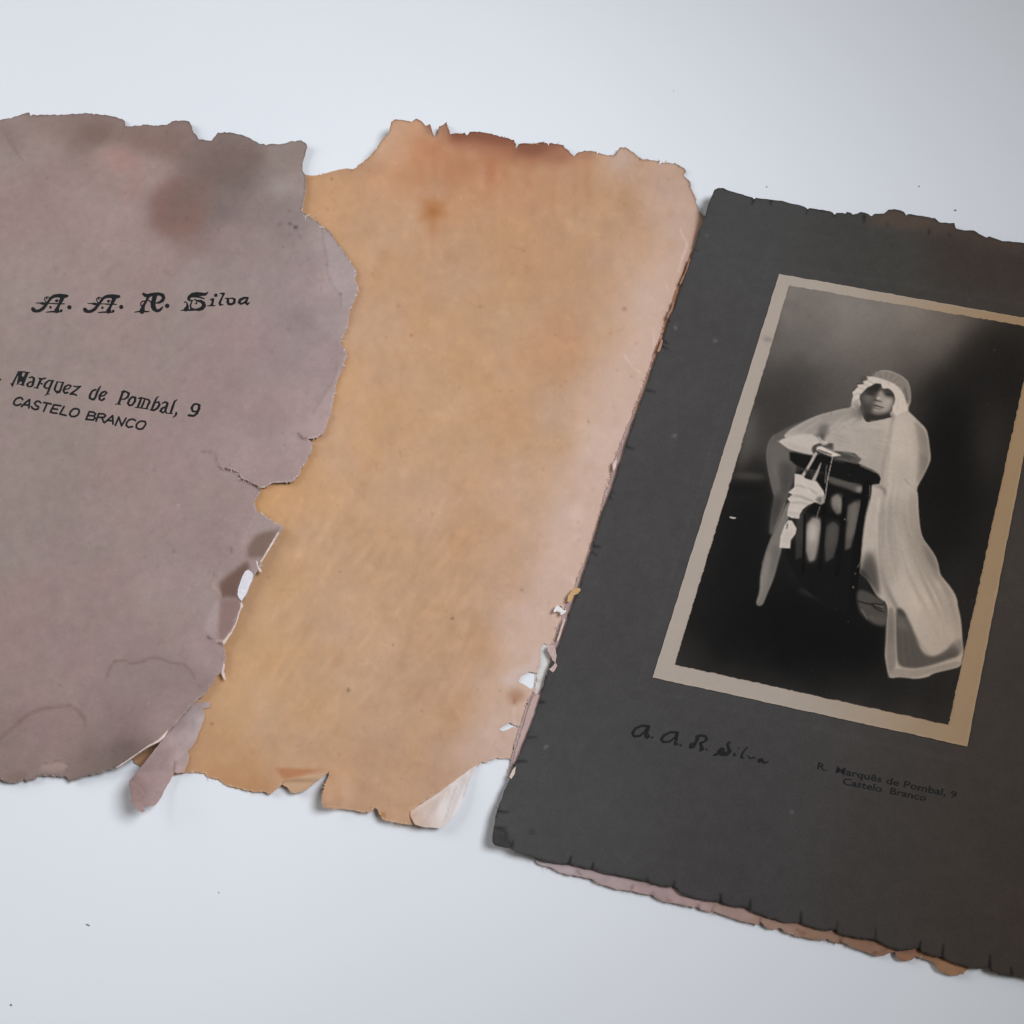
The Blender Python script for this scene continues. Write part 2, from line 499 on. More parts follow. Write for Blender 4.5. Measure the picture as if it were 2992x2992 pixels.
# ------------------------------------------------------------------ amber glassine sheet
GAIN = 1.16
amber_outline = (
    Z(CC, [(365,405),(400,410),(450,405),(520,388),(600,372),(640,375),(690,340),(740,300),(775,260),(800,215),(845,165),(855,110),(880,93),(925,98),(970,108),(995,90),(1030,105),(1050,130),(1075,120),(1085,150),(1100,195),(1112,185),(1125,135),(1150,125),(1170,108),(1182,150),(1188,178),(1225,172),(1270,168),(1282,185),(1298,165),(1330,163),(1400,172),(1480,190),(1550,210),(1562,235),(1558,262),(1575,235),(1640,230),(1726,226)])
  + Z(CI, [(0,222),(8,245),(14,222),(150,238),(160,262),(200,290),(250,345),(290,305),(350,288),(458,298),(468,325),(478,308),(630,342),(650,300),(680,258),(735,258),(820,318),(890,372),(1060,382),(1040,430),(1078,400),(1200,405),(1290,460),(1306,490),(1280,522),(1335,580),(1345,640),(1390,730),(1440,880),(1465,925)])
  + Z(CI, [(1500,1010),(1420,1250),(1340,1480),(1250,1720)])
  + Z(CJ, [(1230,130),(1140,420),(1040,700),(930,1000),(850,1230),(760,1500),(660,1780)])
  + Z(CK, [(1190,60),(1080,400),(1000,640),(930,800)])
  + Z(CK, [(850,900),(790,1030),(720,1190),(690,1225)])
  + Z(CK, [(640,1240),(604,1222),(580,1290),(575,1390),(548,1480),(535,1600),(520,1690)])
  + Z(CL, [(1255,575),(1150,740),(1095,980),(1040,1150),(985,1320),(945,1480),(925,1530),(845,1530),(740,1520),(650,1545),(590,1590),(520,1575),(440,1640)])
  + Z(CD, [(1730,1420),(1700,1450),(1520,1570),(1350,1680),(1350,1710),(1380,1757),(1300,1752),(1240,1740),(1200,1730),(1180,1700),(1165,1670),(1150,1660),(1130,1685),(1090,1690),(1030,1675),(970,1668),(920,1665),(855,1660),(845,1630),(850,1590),(870,1530),(885,1490),(892,1456),(850,1490),(800,1525),(760,1560),(700,1580),(675,1570),(655,1545),(625,1530),(590,1560),(560,1588),(520,1570),(480,1575),(420,1565),(360,1545),(300,1530),(270,1500),(210,1490),(190,1465),(130,1460),(80,1465),(20,1480)])
  + [(470,2262),(420,2250),(392,2228),(372,2150),(420,1950),(500,1650),(560,1350),(640,1000),(740,700),(810,560),(860,520)])
amber_holes = [
    Z(CK, [(405,1520),(470,1490),(540,1500),(540,1580),(520,1640),(485,1650),(430,1615),(370,1582),(385,1550)]),
    Z(CL, [(760,1110),(820,1070),(920,1020),(985,1058),(1075,1105),(1040,1100),(960,1080),(900,1115),(820,1140)]),
    Z(CK, [(700,920),(725,880),(770,870),(800,915),(770,935),(735,925)]),
]
def z_amber(x, y):
    z = 0.00075 + 0.00025 * wave(x, y, 420, 11)
    z = z + 0.0085 * bump2(x, y, 1090, 400, 90, 150, 0.5) * smooth(700, 420, y)       # lifted upper left corner
    z = z + 0.0016 * bump2(x, y, 1450, 380, 260, 90)
    z = z + 0.0012 * bump2(x, y, 1750, 460, 200, 100)
    z = z + 0.0050 * bump2(x, y, 950, 2340, 45, 70, 0.3)                              # lips beside the bottom tear
    z = z + 0.0030 * bump2(x, y, 1130, 2400, 120, 70)
    z = z + 0.0018 * bump2(x, y, 860, 2300, 110, 60)
    z = z + 0.00018 * wave(x * 0.8 + y * 0.6 + 300, y * 0.35 - x * 0.35 + 900, 130, 12) * smooth(1300, 1900, y)
    z = z * (1 - 0.75 * smooth(-40, 90, 1.0 * (x - (2045 - (y - 632) * 0.345)) + 60) ) + 0.00055 * smooth(-40, 90, 1.0 * (x - (2045 - (y - 632) * 0.345)) + 60)
    return np.maximum(z, 0.00055)

ca = Canvas(360, 330, 2120, 2440, 0.5)
ca.blobs([
    (940,560,(190,148,102)),(1000,760,(186,150,112)),(1080,900,(183,148,112)),(1100,420,(190,155,124)),(1180,500,(186,140,102)),
    (1240,470,(184,134,98)),(1330,480,(186,134,100)),(1450,430,(178,124,90)),(1560,470,(182,138,102)),(1700,480,(182,146,110)),
    (1300,560,(184,142,106)),(1150,650,(184,150,114)),(1400,700,(178,142,106)),(1600,800,(176,138,100)),(1640,1000,(178,136,98)),
    (1800,600,(180,146,112)),(1850,470,(186,158,138)),(1960,520,(192,170,156)),(1990,620,(190,166,152)),(1900,750,(184,150,118)),
    (1960,780,(186,158,140)),(1500,900,(180,145,106)),(1300,950,(182,148,112)),(1100,1100,(184,150,114)),(980,1100,(190,150,104)),
    (1300,1200,(183,152,118)),(1500,1200,(180,145,108)),(1650,1250,(184,156,124)),(1800,1000,(182,150,114)),(1850,1100,(188,160,138)),
    (1920,900,(190,166,150)),(1890,1020,(192,168,156)),(1780,1250,(192,168,152)),(1740,1400,(190,164,148)),(1700,1500,(192,168,154)),
    (1620,1450,(186,158,130)),(1400,1450,(184,150,116)),(1200,1400,(184,152,118)),(1000,1350,(188,152,112)),(860,1400,(192,150,96)),
    (800,1500,(194,152,98)),(900,1600,(186,154,118)),(1100,1600,(184,152,116)),(1300,1650,(180,146,110)),(1480,1700,(184,152,122)),
    (1600,1700,(190,164,146)),(1640,1780,(192,168,152)),(800,1700,(188,152,106)),(900,1800,(188,158,124)),(1050,1850,(186,154,120)),
    (1250,1850,(180,148,114)),(1400,1900,(180,146,112)),(1530,1870,(188,162,142)),(1560,1960,(196,178,166)),(1480,2020,(192,168,148)),
    (740,1900,(190,154,106)),(680,2050,(192,154,106)),(800,2050,(188,158,122)),(1000,2000,(186,156,122)),(1150,2100,(182,150,116)),
    (1350,2100,(180,146,112)),(1430,2150,(190,166,150)),(1470,2170,(186,164,152)),(1450,2060,(186,160,140)),(600,2200,(184,144,98)),
    (700,2280,(180,140,98)),(850,2200,(184,150,112)),(1000,2300,(180,144,108)),(1200,2350,(178,142,106)),(1330,2280,(178,146,118)),
    (1150,2280,(180,146,110)),(500,2200,(170,130,92)),(450,2000,(165,126,90)),(700,1200,(180,140,92)),
    ], 2.2, 55)
_sh = ca.a.shape[:2]
ca.a[:] = ca.a * 0.58 + 0.42 * np.array((184., 150, 117))
n1 = fbm(_sh, 34, 4, 21, 0.65); n2 = fbm(_sh, 10, 2, 22, 0.6); n3 = fbm(_sh, 60, 3, 23)
ca.a *= (1 + 0.042 * n1 + 0.02 * n2 + 0.012 * fbm(_sh, 4, 2, 24))[..., None]
ca.a[..., 2] *= 1 - 0.07 * n3
ca.a[..., 1] *= 1 - 0.02 * n3
# slanting pressed wrinkles in the lower left
rngw = np.random.default_rng(44)
for _ in range(90):
    x = rngw.uniform(760, 1350); y = rngw.uniform(1480, 2200); L = rngw.uniform(50, 190); an = -1.0 + rngw.normal(0, .12)
    light = rngw.random() < .55
    ca.mul(ca.stroke([(x, y, 3), (x + L * .5 * math.cos(an) + 4, y + L * .5 * math.sin(an), 10), (x + L * math.cos(an), y + L * math.sin(an), 3)], 5),
           (1.085, 1.085, 1.09) if light else (0.945, 0.93, 0.905), 0.5)
# pale worn band along the fold
_yy0 = ca.y0 + np.arange(ca.h)[:, None] / ca.res; _xx0 = ca.x0 + np.arange(ca.w)[None, :] / ca.res
_bd = smooth(-230, -40, _xx0 - (2045 - (_yy0 - 632) * 0.345) + 40 * fbm(_sh, 40, 3, 29))
ca.a += (np.array((204, 184, 168)) - ca.a) * (0.5 * _bd * smooth(500, 800, _yy0))[..., None]
# cloudy translucency of the glassine
for _ in range(520):
    x = rngw.uniform(820, 2000); y = rngw.uniform(430, 2380); r = rngw.uniform(5, 22)
    up = rngw.random() < .5
    ca.mul(ca.ell(x, y, r * rngw.uniform(.6, 1.4), r, rngw.uniform(0, 3), 4.5), (1.05, 1.06, 1.08) if up else (0.955, 0.935, 0.90), rngw.uniform(.12, .45))
for _ in range(26):
    x = rngw.uniform(1180, 1720); y = 400 + (x - 1180) * .13 + rngw.uniform(0, 40); L = rngw.uniform(40, 170)
    ca.mix(ca.stroke([(x, y, 26), (x + rngw.normal(0, 8), y + L * .6, 16), (x + rngw.normal(0, 14), y + L, 5)], 7), (172,116,80), rngw.uniform(.12, .38))
for _ in range(420):
    x = rngw.uniform(840, 2000); y = rngw.uniform(430, 2380); L = rngw.uniform(8, 42); an = rngw.uniform(0, math.pi); b_ = rngw.normal(0, .4)
    ca.mul(ca.stroke([(x, y, 2.6), (x + L * .5 * math.cos(an), y + L * .5 * math.sin(an), 3.2), (x + L * math.cos(an + b_), y + L * math.sin(an + b_), 2.4)], 0.8),
           (1.10, 1.11, 1.13) if rngw.random() < .6 else (0.90, 0.87, 0.83), rngw.uniform(.2, .6))
# brown burn along the top edge, the iron spot below it, blotches and painted shade at the tear
for pts, col, soft, op in (
    (Z(CC, [(1150,170),(1300,150),(1560,200),(1740,220),(1860,260),(1900,330),(1700,340),(1560,330),(1400,270),(1250,260),(1160,240)]), (150,100,72), 14, .85),
    (Z(CC, [(1180,160),(1300,150),(1560,205),(1570,240),(1480,235),(1300,205),(1200,215)]), (118,74,56), 8, .8),
    (Z(CC, [(1560,225),(1740,215),(1840,235),(1800,275),(1640,295),(1560,285)]), (122,78,58), 8, .75),
    (Z(CC, [(1190,280),(1330,330),(1380,400),(1250,420),(1220,520),(1170,470),(1160,360)]), (168,118,80), 16, .6),
    (Z(CC, [(820,380),(1000,360),(1100,420),(1000,470),(850,470)]), (170,124,86), 18, .5),
    (Z(CC, [(1050,580),(1130,570),(1150,630),(1090,660),(1040,640)]), (158,106,58), 12, .75),
    (Z(CC, [(1085,560),(1100,480),(1112,560),(1180,560),(1130,600),(1200,640),(1120,640),(1090,780),(1075,660),(1000,670),(1060,620),(1020,540)]), (164,108,62), 7, .5),
    (Z(CC, [(1075,600),(1120,605),(1110,640),(1080,640)]), (140,86,40), 5, .6),
    (Z(CC, [(1000,560),(1200,540),(1220,650),(1100,780),(1040,700)]), (172,128,86), 26, .45),
    (Z(CC, [(1040,120),(1075,115),(1095,190),(1060,170)]), (130,92,76), 6, .7),
    (Z(CC, [(1125,130),(1175,110),(1185,170),(1130,185)]), (140,104,84), 6, .6),
    (Z(CI, [(0,240),(150,240),(240,330),(200,400),(0,400)]), (158,112,86), 12, .7),
    (Z(CI, [(270,320),(350,290),(460,310),(440,370),(300,380)]), (150,108,86), 8, .7),
    (Z(CI, [(640,330),(680,265),(740,265),(870,370),(760,400),(600,480),(540,470)]), (196,182,170), 16, .55),
    (Z(CL, [(900,560),(1050,560),(1150,640),(1090,720),(990,770),(900,700)]), (160,118,88), 9, .75),
    (Z(CL, [(985,700),(1010,690),(1000,760),(960,765)]), (130,84,62), 3, .7),
    (Z(CD, [(588,1438),(860,1448),(760,1475),(640,1507)]), (168,112,76), 3, .75),  # shadow and dark underside of the tear, painted as a brown triangle
    (Z(CD, [(1170,1690),(1215,1690),(1210,1725),(1190,1725)]), (165,108,60), 2, .8),
    (Z(CD, [(200,1440),(560,1520),(600,1560),(400,1560),(200,1490)]), (172,126,82), 14, .5),
    (Z(CL, [(800,420),(1000,300),(1250,180),(1320,60),(1350,100),(1290,270),(1080,330),(980,510),(850,500)]), (204,192,186), 10, .65),
    (Z(CI, [(1440,880),(1465,930),(1390,1150),(1290,1420),(1200,1640),(1130,1800),(1080,1932),(1110,1932),(1180,1700)]), (150,104,78), 6, .35)):
    ca.mix(ca.poly(pts, soft), col, op)
for x, y, r, c in ((1165,895,5,(150,80,50)),(1204,981,4,(140,90,60)),(1404,897,3,(70,50,40)),(1825,903,5,(120,86,60)),(1720,1233,5,(150,116,90)),
                   (1640,1130,4,(150,110,80)),(995,1672,3,(80,60,40)),(1322,1808,4,(70,50,40)),(1018,2018,6,(80,66,44)),(1150,1885,3,(110,80,50)),(620,2115,5,(110,70,50)),
                   (1172,2277,3,(110,80,50)),(1526,1724,5,(130,100,80)),(1265,1505,3,(90,70,50)),(1234,2078,3,(120,90,70)),(970,525,3,(90,70,50)),(786,1688,3,(110,80,60))):
    ca.mix(ca.ell(x, y, r * .75, r, 0.4, 1.2), c, 0.6)
for _ in range(160):
    x = rngw.uniform(880, 1900); y = rngw.uniform(480, 2300)
    ca.mix(ca.ell(x, y, rngw.uniform(1.5, 3.5), rngw.uniform(1.5, 4), rngw.uniform(0, 3), 1.2), (150,112,78) if rngw.random() < .7 else (205,180,150), 0.5)
# pale creases of the worn fold
for pts in (Z(CI, [(1245,1020),(1265,1080),(1310,1160),(1300,1220),(1260,1320)]), Z(CI, [(1320,1160),(1230,1430)]), Z(CJ, [(720,440),(800,550),(870,610)]),
            Z(CJ, [(990,200),(1010,370)]), Z(CK, [(870,600),(895,660)]), Z(CI, [(1120,1540),(1130,1610)]), Z(CL, [(985,790),(965,960),(1000,1050)])):
    ca.mix(ca.stroke([p[:2] + (5,) for p in pts], 1.5), (214,196,184), 0.55)
# dark singed line just inside the upper edge
_m = np.zeros(_sh); sl, mm = ca.poly(amber_outline); _m[sl] = mm
_near = np.clip(1.9 * (1 - blur(_m, 2.0)) - 0.15, 0, 1) * (_m > 0.02)
_yy = ca.y0 + np.arange(ca.h)[:, None] / ca.res; _xx = ca.x0 + np.arange(ca.w)[None, :] / ca.res
_top = smooth(800, 620, _yy) * smooth(980, 1150, _xx)
ca.a *= (1 - 0.40 * _near * _top)[..., None]
ca.a += ((np.array((196, 172, 150)) - ca.a) * (0.35 * _near * (1 - _top))[..., None])
def tint_amber(x, y): return lin(ca.at(x, y)) * GAIN * np.array((0.985, 0.90, 0.915))

amber = thing('glassine_sheet', 'torn amber glassine sheet with scorched top edge, between mauve cover and dark mount', 'paper', 1400, 1400)
sheet('sheet', [rough(amber_outline, 1.2, 6, 31)] + [rough(h, 0.8, 6, 32) for h in amber_holes], 6.0, z_amber, 0.00016, tint_amber,
      lin((196,170,146)) * GAIN, M_AMBER, amber, rings=(3.5, 8.0))
# the corner that has folded over at the bottom
fold = Z(CD, [(1350,1680),(1430,1628),(1520,1570),(1610,1500),(1700,1436),(1728,1420),(1700,1475),(1690,1500),(1675,1540),(1650,1610),(1625,1670),(1600,1710),(1560,1745),(1525,1778),(1480,1775),(1420,1770),(1378,1757),(1352,1712)])
cf = Canvas(1180, 2200, 1420, 2440, 0.5)
cf.blobs([q[:2] + (c,) for q, c in zip(Z(CD, [(1360,1690),(1440,1640),(1540,1575),(1640,1495),(1710,1440),(1400,1740),(1470,1700),(1560,1640),(1640,1570),(1500,1760),(1580,1710),(1640,1620)]), [(196,164,144),(200,176,162),(206,186,174),(212,198,190),(214,202,196),(198,168,150),(206,188,178),(214,204,200),(220,214,212),(204,184,172),(216,208,204),(214,206,202)])], 2.2, 8)
cf.a *= (1 + 0.05 * fbm(cf.a.shape[:2], 30, 3, 5, stretch=(1, 3)))[..., None]
for a, b, c in (((1690,1445),(1640,1700),(226,216,212)),((1660,1500),(1560,1740),(188,170,162)),((1600,1560),(1520,1770),(216,204,198)),((1520,1600),(1440,1760),(190,168,160)),((1440,1640),(1380,1750),(200,178,166))):
    cf.mix(cf.stroke([p + (14,) for p in Z(CD, [a, b])], 5), c, 0.5)
for a, b, c in (((1700,1440),(1650,1600),(150,132,124)),((1690,1470),(1600,1690),(236,230,228)),((1610,1540),(1540,1740),(168,146,136)),((1500,1620),(1430,1740),(178,152,140)),((1560,1570),(1500,1700),(232,224,220)),((1360,1690),(1520,1580),(226,212,204))):
    cf.mix(cf.stroke([p + (3.5,) for p in Z(CD, [a, b])], 1.2), c, 0.55)
def z_fold(x, y): return np.maximum(z_amber(x, y), .0005) + 0.0004 + 0.0016 * smooth(0, 60, (x - 1200) * 0.5 + (y - 2370) * .75 + 8)
sheet('folded_corner', [rough(fold, 0.6, 8, 33)], 6, z_fold, 0.00016, lambda x, y: lin(cf.at(x, y)) * GAIN, lin((225,215,205)) * GAIN, M_AMBER, amber,
      label='pale folded corner at the lower right')
# little torn lip beside the bottom notch
lip = Z(CD, [(640,1508),(700,1495),(780,1478),(890,1458),(850,1492),(800,1528),(760,1562),(700,1582),(675,1572),(655,1546),(628,1532)])
sheet('torn_lip', [rough(lip, 0.5, 7, 34)], 5, lambda x, y: z_amber(x, y) + 0.0003 + 0.0012 * smooth(2290, 2270, y), 0.00016,
      lambda x, y: lin(np.tile((186.,150,118), (len(x), 1))) * GAIN, lin((200,170,140)) * GAIN, M_AMBER, amber)

# ------------------------------------------------------------------ mauve cover
cover_outline = (
    [(-520, 425), (-400, 408), (-250, 398), (-90, 375)] + Z(CA, [(-40,110),(0,100),(50,87),(100,75),(165,55),(172,82),(190,66),(210,72),(280,70),(360,68),(430,65),(480,57),(520,60),(580,70),(640,78),(690,92),(706,105),(708,132),(760,128),(820,124),(880,128),(940,126),(970,105),(1030,100),(1070,108),(1085,135),(1092,170),(1110,185),(1120,207),(1160,212),(1190,215),(1215,190),(1230,168),(1280,170),(1340,178),(1400,195),(1450,222),(1500,240),(1560,234),(1610,230),(1640,217),(1700,212),(1730,232),(1735,250),(1722,300),(1708,340),(1706,380),(1718,400),(1724,410),(1725,470),(1722,520),(1712,570),(1700,605),(1705,615),(1740,640),(1790,670),(1830,720)])
  + Z(CC, [(480,700),(530,760),(580,830),(620,890),(655,945),(662,965),(650,1000),(668,1030),(665,1070),(650,1110),(632,1145),(620,1190),(615,1230),(600,1290),(575,1330),(572,1360),(590,1390),(608,1425),(590,1470),(570,1520),(552,1570),(540,1610),(535,1650),(528,1690),(515,1740),(500,1790),(482,1840),(468,1870),(440,1890),(385,1898),(413,1920)])
  + Z(CB, [(1760,40),(1740,60),(1725,100),(1700,130),(1690,165),(1660,200),(1640,212),(1590,212),(1540,215),(1490,240),(1471,245),(1440,225),(1400,203),(1358,188),(1346,154),(1309,142),(1250,130),(1308,147),(1342,159),(1353,194),(1397,208),(1440,230),(1469,250),
             (1465,270),(1450,295),(1437,320),(1440,345),(1450,375),(1480,385),(1510,410),(1540,432),(1590,455),(1598,460),(1570,510),(1540,560),(1500,620),(1478,660),(1468,690),(1476,716),(1460,700),(1434,740),(1416,790),(1395,840),(1375,870),(1358,890),(1366,910),(1345,950),(1336,990),(1310,1040),(1285,1080),(1255,1120),(1262,1140),(1275,1200),(1268,1230),(1255,1270),(1240,1290),(1220,1310),(1180,1370),(1150,1410),(1100,1450),(1060,1490),(1000,1560),(950,1612),(920,1650),(870,1690),(800,1730),(750,1770),(680,1810),(640,1825),(560,1850),(480,1870),(420,1890),(398,1902),(370,1872),(300,1868),(230,1865),(180,1888),(150,1900),(132,1885),(90,1905),(40,1905),(0,1890)])
  + [(-90, 2285), (-260, 2270), (-410, 2282), (-520, 2262)])
def z_cover(x, y):
    z = 0.0010 + 0.0004 * smooth(350, 700, x) + 0.0003 * wave(x, y, 500, 13) + 0.00005 * wave(x, y, 90, 15)
    d = ((x - 640) * 290 + (y - 1985) * 440) / 527.0            # towards the curled lower right edge
    t = ((x - 640) * -440 + (y - 1985) * 290) / 527.0
    z = z + 0.0075 * np.exp(-((t - 250) / 135) ** 2) * smooth(-150, 5, d)
    z = z + 0.0016 * smooth(2180, 2300, y) * (0.6 + 0.6 * wave(x, y, 120, 16))
    z = z + 0.0016 * smooth(480, 380, y) * smooth(-50, 120, x) * (0.5 + 0.8 * wave(x, y, 160, 17))
    z = z + 0.0010 * bump2(x, y, 930, 1290, 120, 150)
    z = z + 0.0006 * bump2(x, y, 1030, 830, 60, 220)
    z = z + 0.0012 * bump2(x, y, 850, 560, 90, 150)
    z = z - 0.00028 * bump2(x, y, 670, 1715, 34, 40) - 0.00028 * bump2(x, y, 762, 1592, 30, 34) + 0.0022 * bump2(x, y, 745, 1720, 90, 330, 0.35)
    return np.maximum(z, 0.0008 + 0.0004 * smooth(350, 650, x))

cc = Canvas(-540, 300, 1060, 2420, 0.5)
def A(x, y): return (x / 1.932, 300 + y / 1.932)
def B(x, y): return (x / 1.932, 1300 + y / 1.932)
cc.blobs([p + (c,) for p, c in (
    (A(60,180),(138,124,118)),(A(60,320),(146,134,128)),(A(220,250),(146,132,126)),(A(300,110),(138,120,112)),(A(520,190),(126,110,101)),(A(600,300),(154,134,128)),
    (A(700,420),(152,130,124)),(A(750,200),(134,114,106)),(A(950,200),(132,112,104)),(A(860,400),(152,136,130)),(A(850,330),(148,132,126)),(A(1000,520),(126,104,98)),
    (A(960,620),(128,102,96)),(A(1080,640),(126,102,95)),(A(1020,730),(134,114,106)),(A(1100,340),(124,110,103)),(A(1250,300),(120,108,102)),(A(1300,420),(116,107,102)),
    (A(1250,520),(124,114,109)),(A(1260,610),(118,110,106)),(A(1420,300),(126,116,110)),(A(1560,350),(134,126,120)),(A(1650,480),(142,138,134)),(A(1620,260),(132,124,116)),
    (A(1500,600),(130,122,119)),(A(1600,700),(132,124,122)),(A(1650,560),(134,127,124)),(A(100,600),(146,128,126)),(A(300,520),(148,131,127)),(A(250,480),(142,125,121)),
    (A(500,600),(150,135,131)),(A(720,620),(152,136,132)),(A(700,820),(148,133,128)),(A(900,850),(148,132,128)),(A(1300,760),(138,128,125)),(A(1500,800),(138,129,127)),
    (A(1750,900),(139,131,131)),(A(1850,800),(150,143,142)),(A(1880,1000),(154,145,146)),(A(200,950),(145,137,131)),(A(500,1000),(147,132,129)),(A(1100,1000),(142,134,131)),
    (A(1500,1000),(140,132,131)),(A(1700,1250),(134,127,129)),(A(1850,1200),(146,137,140)),(A(300,1300),(140,133,128)),(A(700,1300),(145,131,127)),(A(1000,1350),(142,132,128)),
    (A(1300,1300),(146,131,129)),(A(1600,1400),(140,129,130)),(A(1800,1500),(148,134,136)),(A(1700,1700),(152,136,136)),(A(100,1600),(140,132,127)),(A(600,1500),(142,133,128)),
    (A(1200,1600),(144,129,127)),(A(1500,1750),(146,130,129)),(A(1750,1850),(158,142,142)),
    (B(100,150),(141,133,128)),(B(350,100),(138,131,124)),(B(300,400),(137,131,125)),(B(500,300),(141,131,126)),(B(700,150),(146,129,126)),(B(1000,200),(145,130,128)),
    (B(1400,80),(152,136,136)),(B(1300,300),(146,131,129)),(B(150,600),(140,132,127)),(B(450,550),(141,130,126)),(B(800,400),(146,132,129)),(B(900,550),(144,131,128)),
    (B(1200,500),(144,128,127)),(B(1400,480),(150,138,136)),(B(900,770),(147,136,133)),(B(600,800),(144,128,125)),(B(200,900),(145,127,124)),(B(1000,950),(148,133,130)),
    (B(1150,900),(150,138,137)),(B(1200,1200),(152,136,136)),(B(800,1100),(143,127,125)),(B(400,1150),(143,126,124)),(B(100,1150),(145,127,124)),(B(700,1400),(138,124,122)),
    (B(900,1350),(136,123,121)),(B(1100,1350),(136,121,120)),(B(300,1350),(144,127,124)),(B(200,1650),(138,120,117)),(B(400,1650),(141,122,118)),(B(600,1600),(140,125,122)),
    (B(800,1550),(140,124,121)),(B(700,1750),(120,106,100)),(B(500,1800),(124,110,104)),(B(300,1820),(136,119,114)),(B(100,1850),(132,115,110)),(B(-100,1000),(144,128,125)),(A(-500,500),(144,130,125)),(A(-800,1000),(143,130,126)),(B(-600,600),(142,128,124)),(B(-500,1500),(140,124,120)))], 2.2, 34)
_sh = cc.a.shape[:2]
_gy = cc.a.mean(2, keepdims=True); _mv = _gy * np.array((1.082, 0.975, 0.943)); cc.a[:] = 0.5 * cc.a + 0.5 * _mv
cc.a *= (1 + 0.035 * fbm(_sh, 26, 5, 41, 0.65) + 0.018 * fbm(_sh, 4, 2, 42))[..., None]
_h = fbm(_sh, 40, 3, 43)
cc.a[..., 0] *= 1 + 0.010 * _h; cc.a[..., 1] *= 1 - 0.008 * _h
for pts, col, soft, op in (
    ([A(*p) for p in ((860,560),(900,480),(980,430),(1060,440),(1130,520),(1160,620),(1130,700),(1040,770),(950,760),(880,700))], (126,96,88), 13, .58),
    ([A(*p) for p in ((1060,430),(1100,350),(1180,270),(1320,240),(1480,290),(1450,460),(1330,520),(1180,520))], (108,99,94), 22, .7),
    ([A(*p) for p in ((1420,200),(1300,230),(1180,300),(1080,400),(1000,500),(930,600),(960,680),(1060,640),(1130,540),(1230,470),(1400,420),(1500,330))], (114,98,92), 16, .6),
    ([A(*p) for p in ((1150,190),(1250,200),(1180,300),(1080,380),(1020,360),(1080,260))], (120,103,97), 14, .45),
    ([A(*p) for p in ((1080,430),(1180,400),(1240,520),(1200,640),(1120,600))], (120,101,95), 13, .55),
    ([A(*p) for p in ((1200,560),(1290,560),(1290,650),(1210,650))], (108,100,98), 10, .45),
    ([A(*p) for p in ((430,150),(500,130),(620,130),(690,190),(600,230),(480,230))], (116,97,88), 14, .7),
    ([A(*p) for p in ((690,180),(800,140),(1000,180),(1060,250),(980,330),(850,300),(760,260))], (124,103,94), 14, .65),
    ([A(*p) for p in ((560,290),(700,250),(830,330),(800,400),(640,370))], (162,131,124), 12, .6),
    ([A(*p) for p in ((740,420),(820,360),(790,540),(700,580))], (152,124,117), 10, .5),
    ([A(*p) for p in ((1480,440),(1600,430),(1650,500),(1560,540))], (150,147,142), 12, .5),
    ([A(*p) for p in ((10,140),(40,110),(90,240),(120,340),(80,280))], (126,112,104), 5, .5),
    ([B(*p) for p in ((1400,640),(1400,580),(1440,520),(1480,495),(1580,470),(1545,560),(1490,635))], (116,98,88), 4, .9),
    ([B(*p) for p in ((1245,870),(1240,780),(1300,730),(1400,655),(1410,700),(1350,800),(1345,870),(1290,860))], (104,82,72), 5, .9),
    ([B(*p) for p in ((1245,880),(1350,875),(1365,910),(1335,990),(1285,1080),(1240,1110),(1232,1000))], (134,112,108), 3, .85),
    ([B(*p) for p in ((1215,890),(1240,880),(1235,1000),(1220,1090),(1150,1050))], (166,155,154), 4, .7),
    ([B(*p) for p in ((1200,790),(1245,830),(1235,800),(1210,760))], (160,142,132), 3, .5),
    ([B(*p) for p in ((1440,390),(1530,430),(1590,455),(1550,480),(1440,500),(1400,520))], (154,142,140), 5, .5),
    ([B(*p) for p in ((40,1850),(130,1840),(180,1870),(100,1900),(30,1890))], (116,100,92), 5, .6),
    ([B(*p) for p in ((230,1800),(290,1785),(380,1790),(385,1830),(300,1850),(230,1840))], (160,142,136), 5, .65),
    (Z(CC, [(470,720),(560,790),(655,945),(665,1040),(640,1130),(575,1150),(560,1085),(505,1005),(490,850)]), (158,149,150), 3, .6),
    (Z(CC, [(560,1480),(600,1425),(600,1440),(560,1530),(530,1650),(500,1780),(470,1860),(340,1890),(420,1760),(520,1600)]), (164,149,148), 4, .5),
    (Z(CC, [(570,1210),(615,1200),(600,1290),(575,1330),(560,1290)]), (162,147,146), 4, .5)):
    cc.mix(cc.poly(pts, soft), col, op)
def cline(pts, w, col, op, soft=1.2): cc.mix(cc.stroke([p[:2] + (w,) for p in pts], soft), col, op)
# tide lines of old water stains, other marks, and shade painted into the crack
cline([B(*p) for p in ((605,1310),(620,1260),(645,1225),(700,1215),(745,1235),(800,1225),(850,1200),(890,1200),(960,1230),(1040,1240),(1080,1280),(1100,1320))], 6, (112,95,90), .6, 2.4)
cline([B(*p) for p in ((-40,1690),(20,1640),(90,1580),(160,1520),(230,1490),(320,1480),(400,1470),(440,1500),(475,1540),(480,1580))], 8, (110,92,87), .6, 3.0)
cline([B(*p) for p in ((1140,38),(1212,45),(1222,90),(1230,125),(1255,132))], 3.5, (112,92,88), .8)
cline([B(*p) for p in ((1250,133),(1310,147),(1343,160),(1353,195),(1397,210),(1440,232),(1468,252))], 5, (58,44,42), .9, 0.8)  # shade inside the crack, painted as a dark line
cline([B(*p) for p in ((1215,705),(1205,740),(1220,745))], 3, (110,92,88), .7)
cline([B(*p) for p in ((1200,790),(1240,830),(1248,860))], 3.5, (178,160,150), .8)
cline([B(*p) for p in ((1170,1085),(1200,1100),(1250,1125),(1265,1135))], 5, (86,68,66), .85)
cline([B(*p) for p in ((1190,1098),(1230,1108),(1255,1108))], 3, (206,190,186), .8)
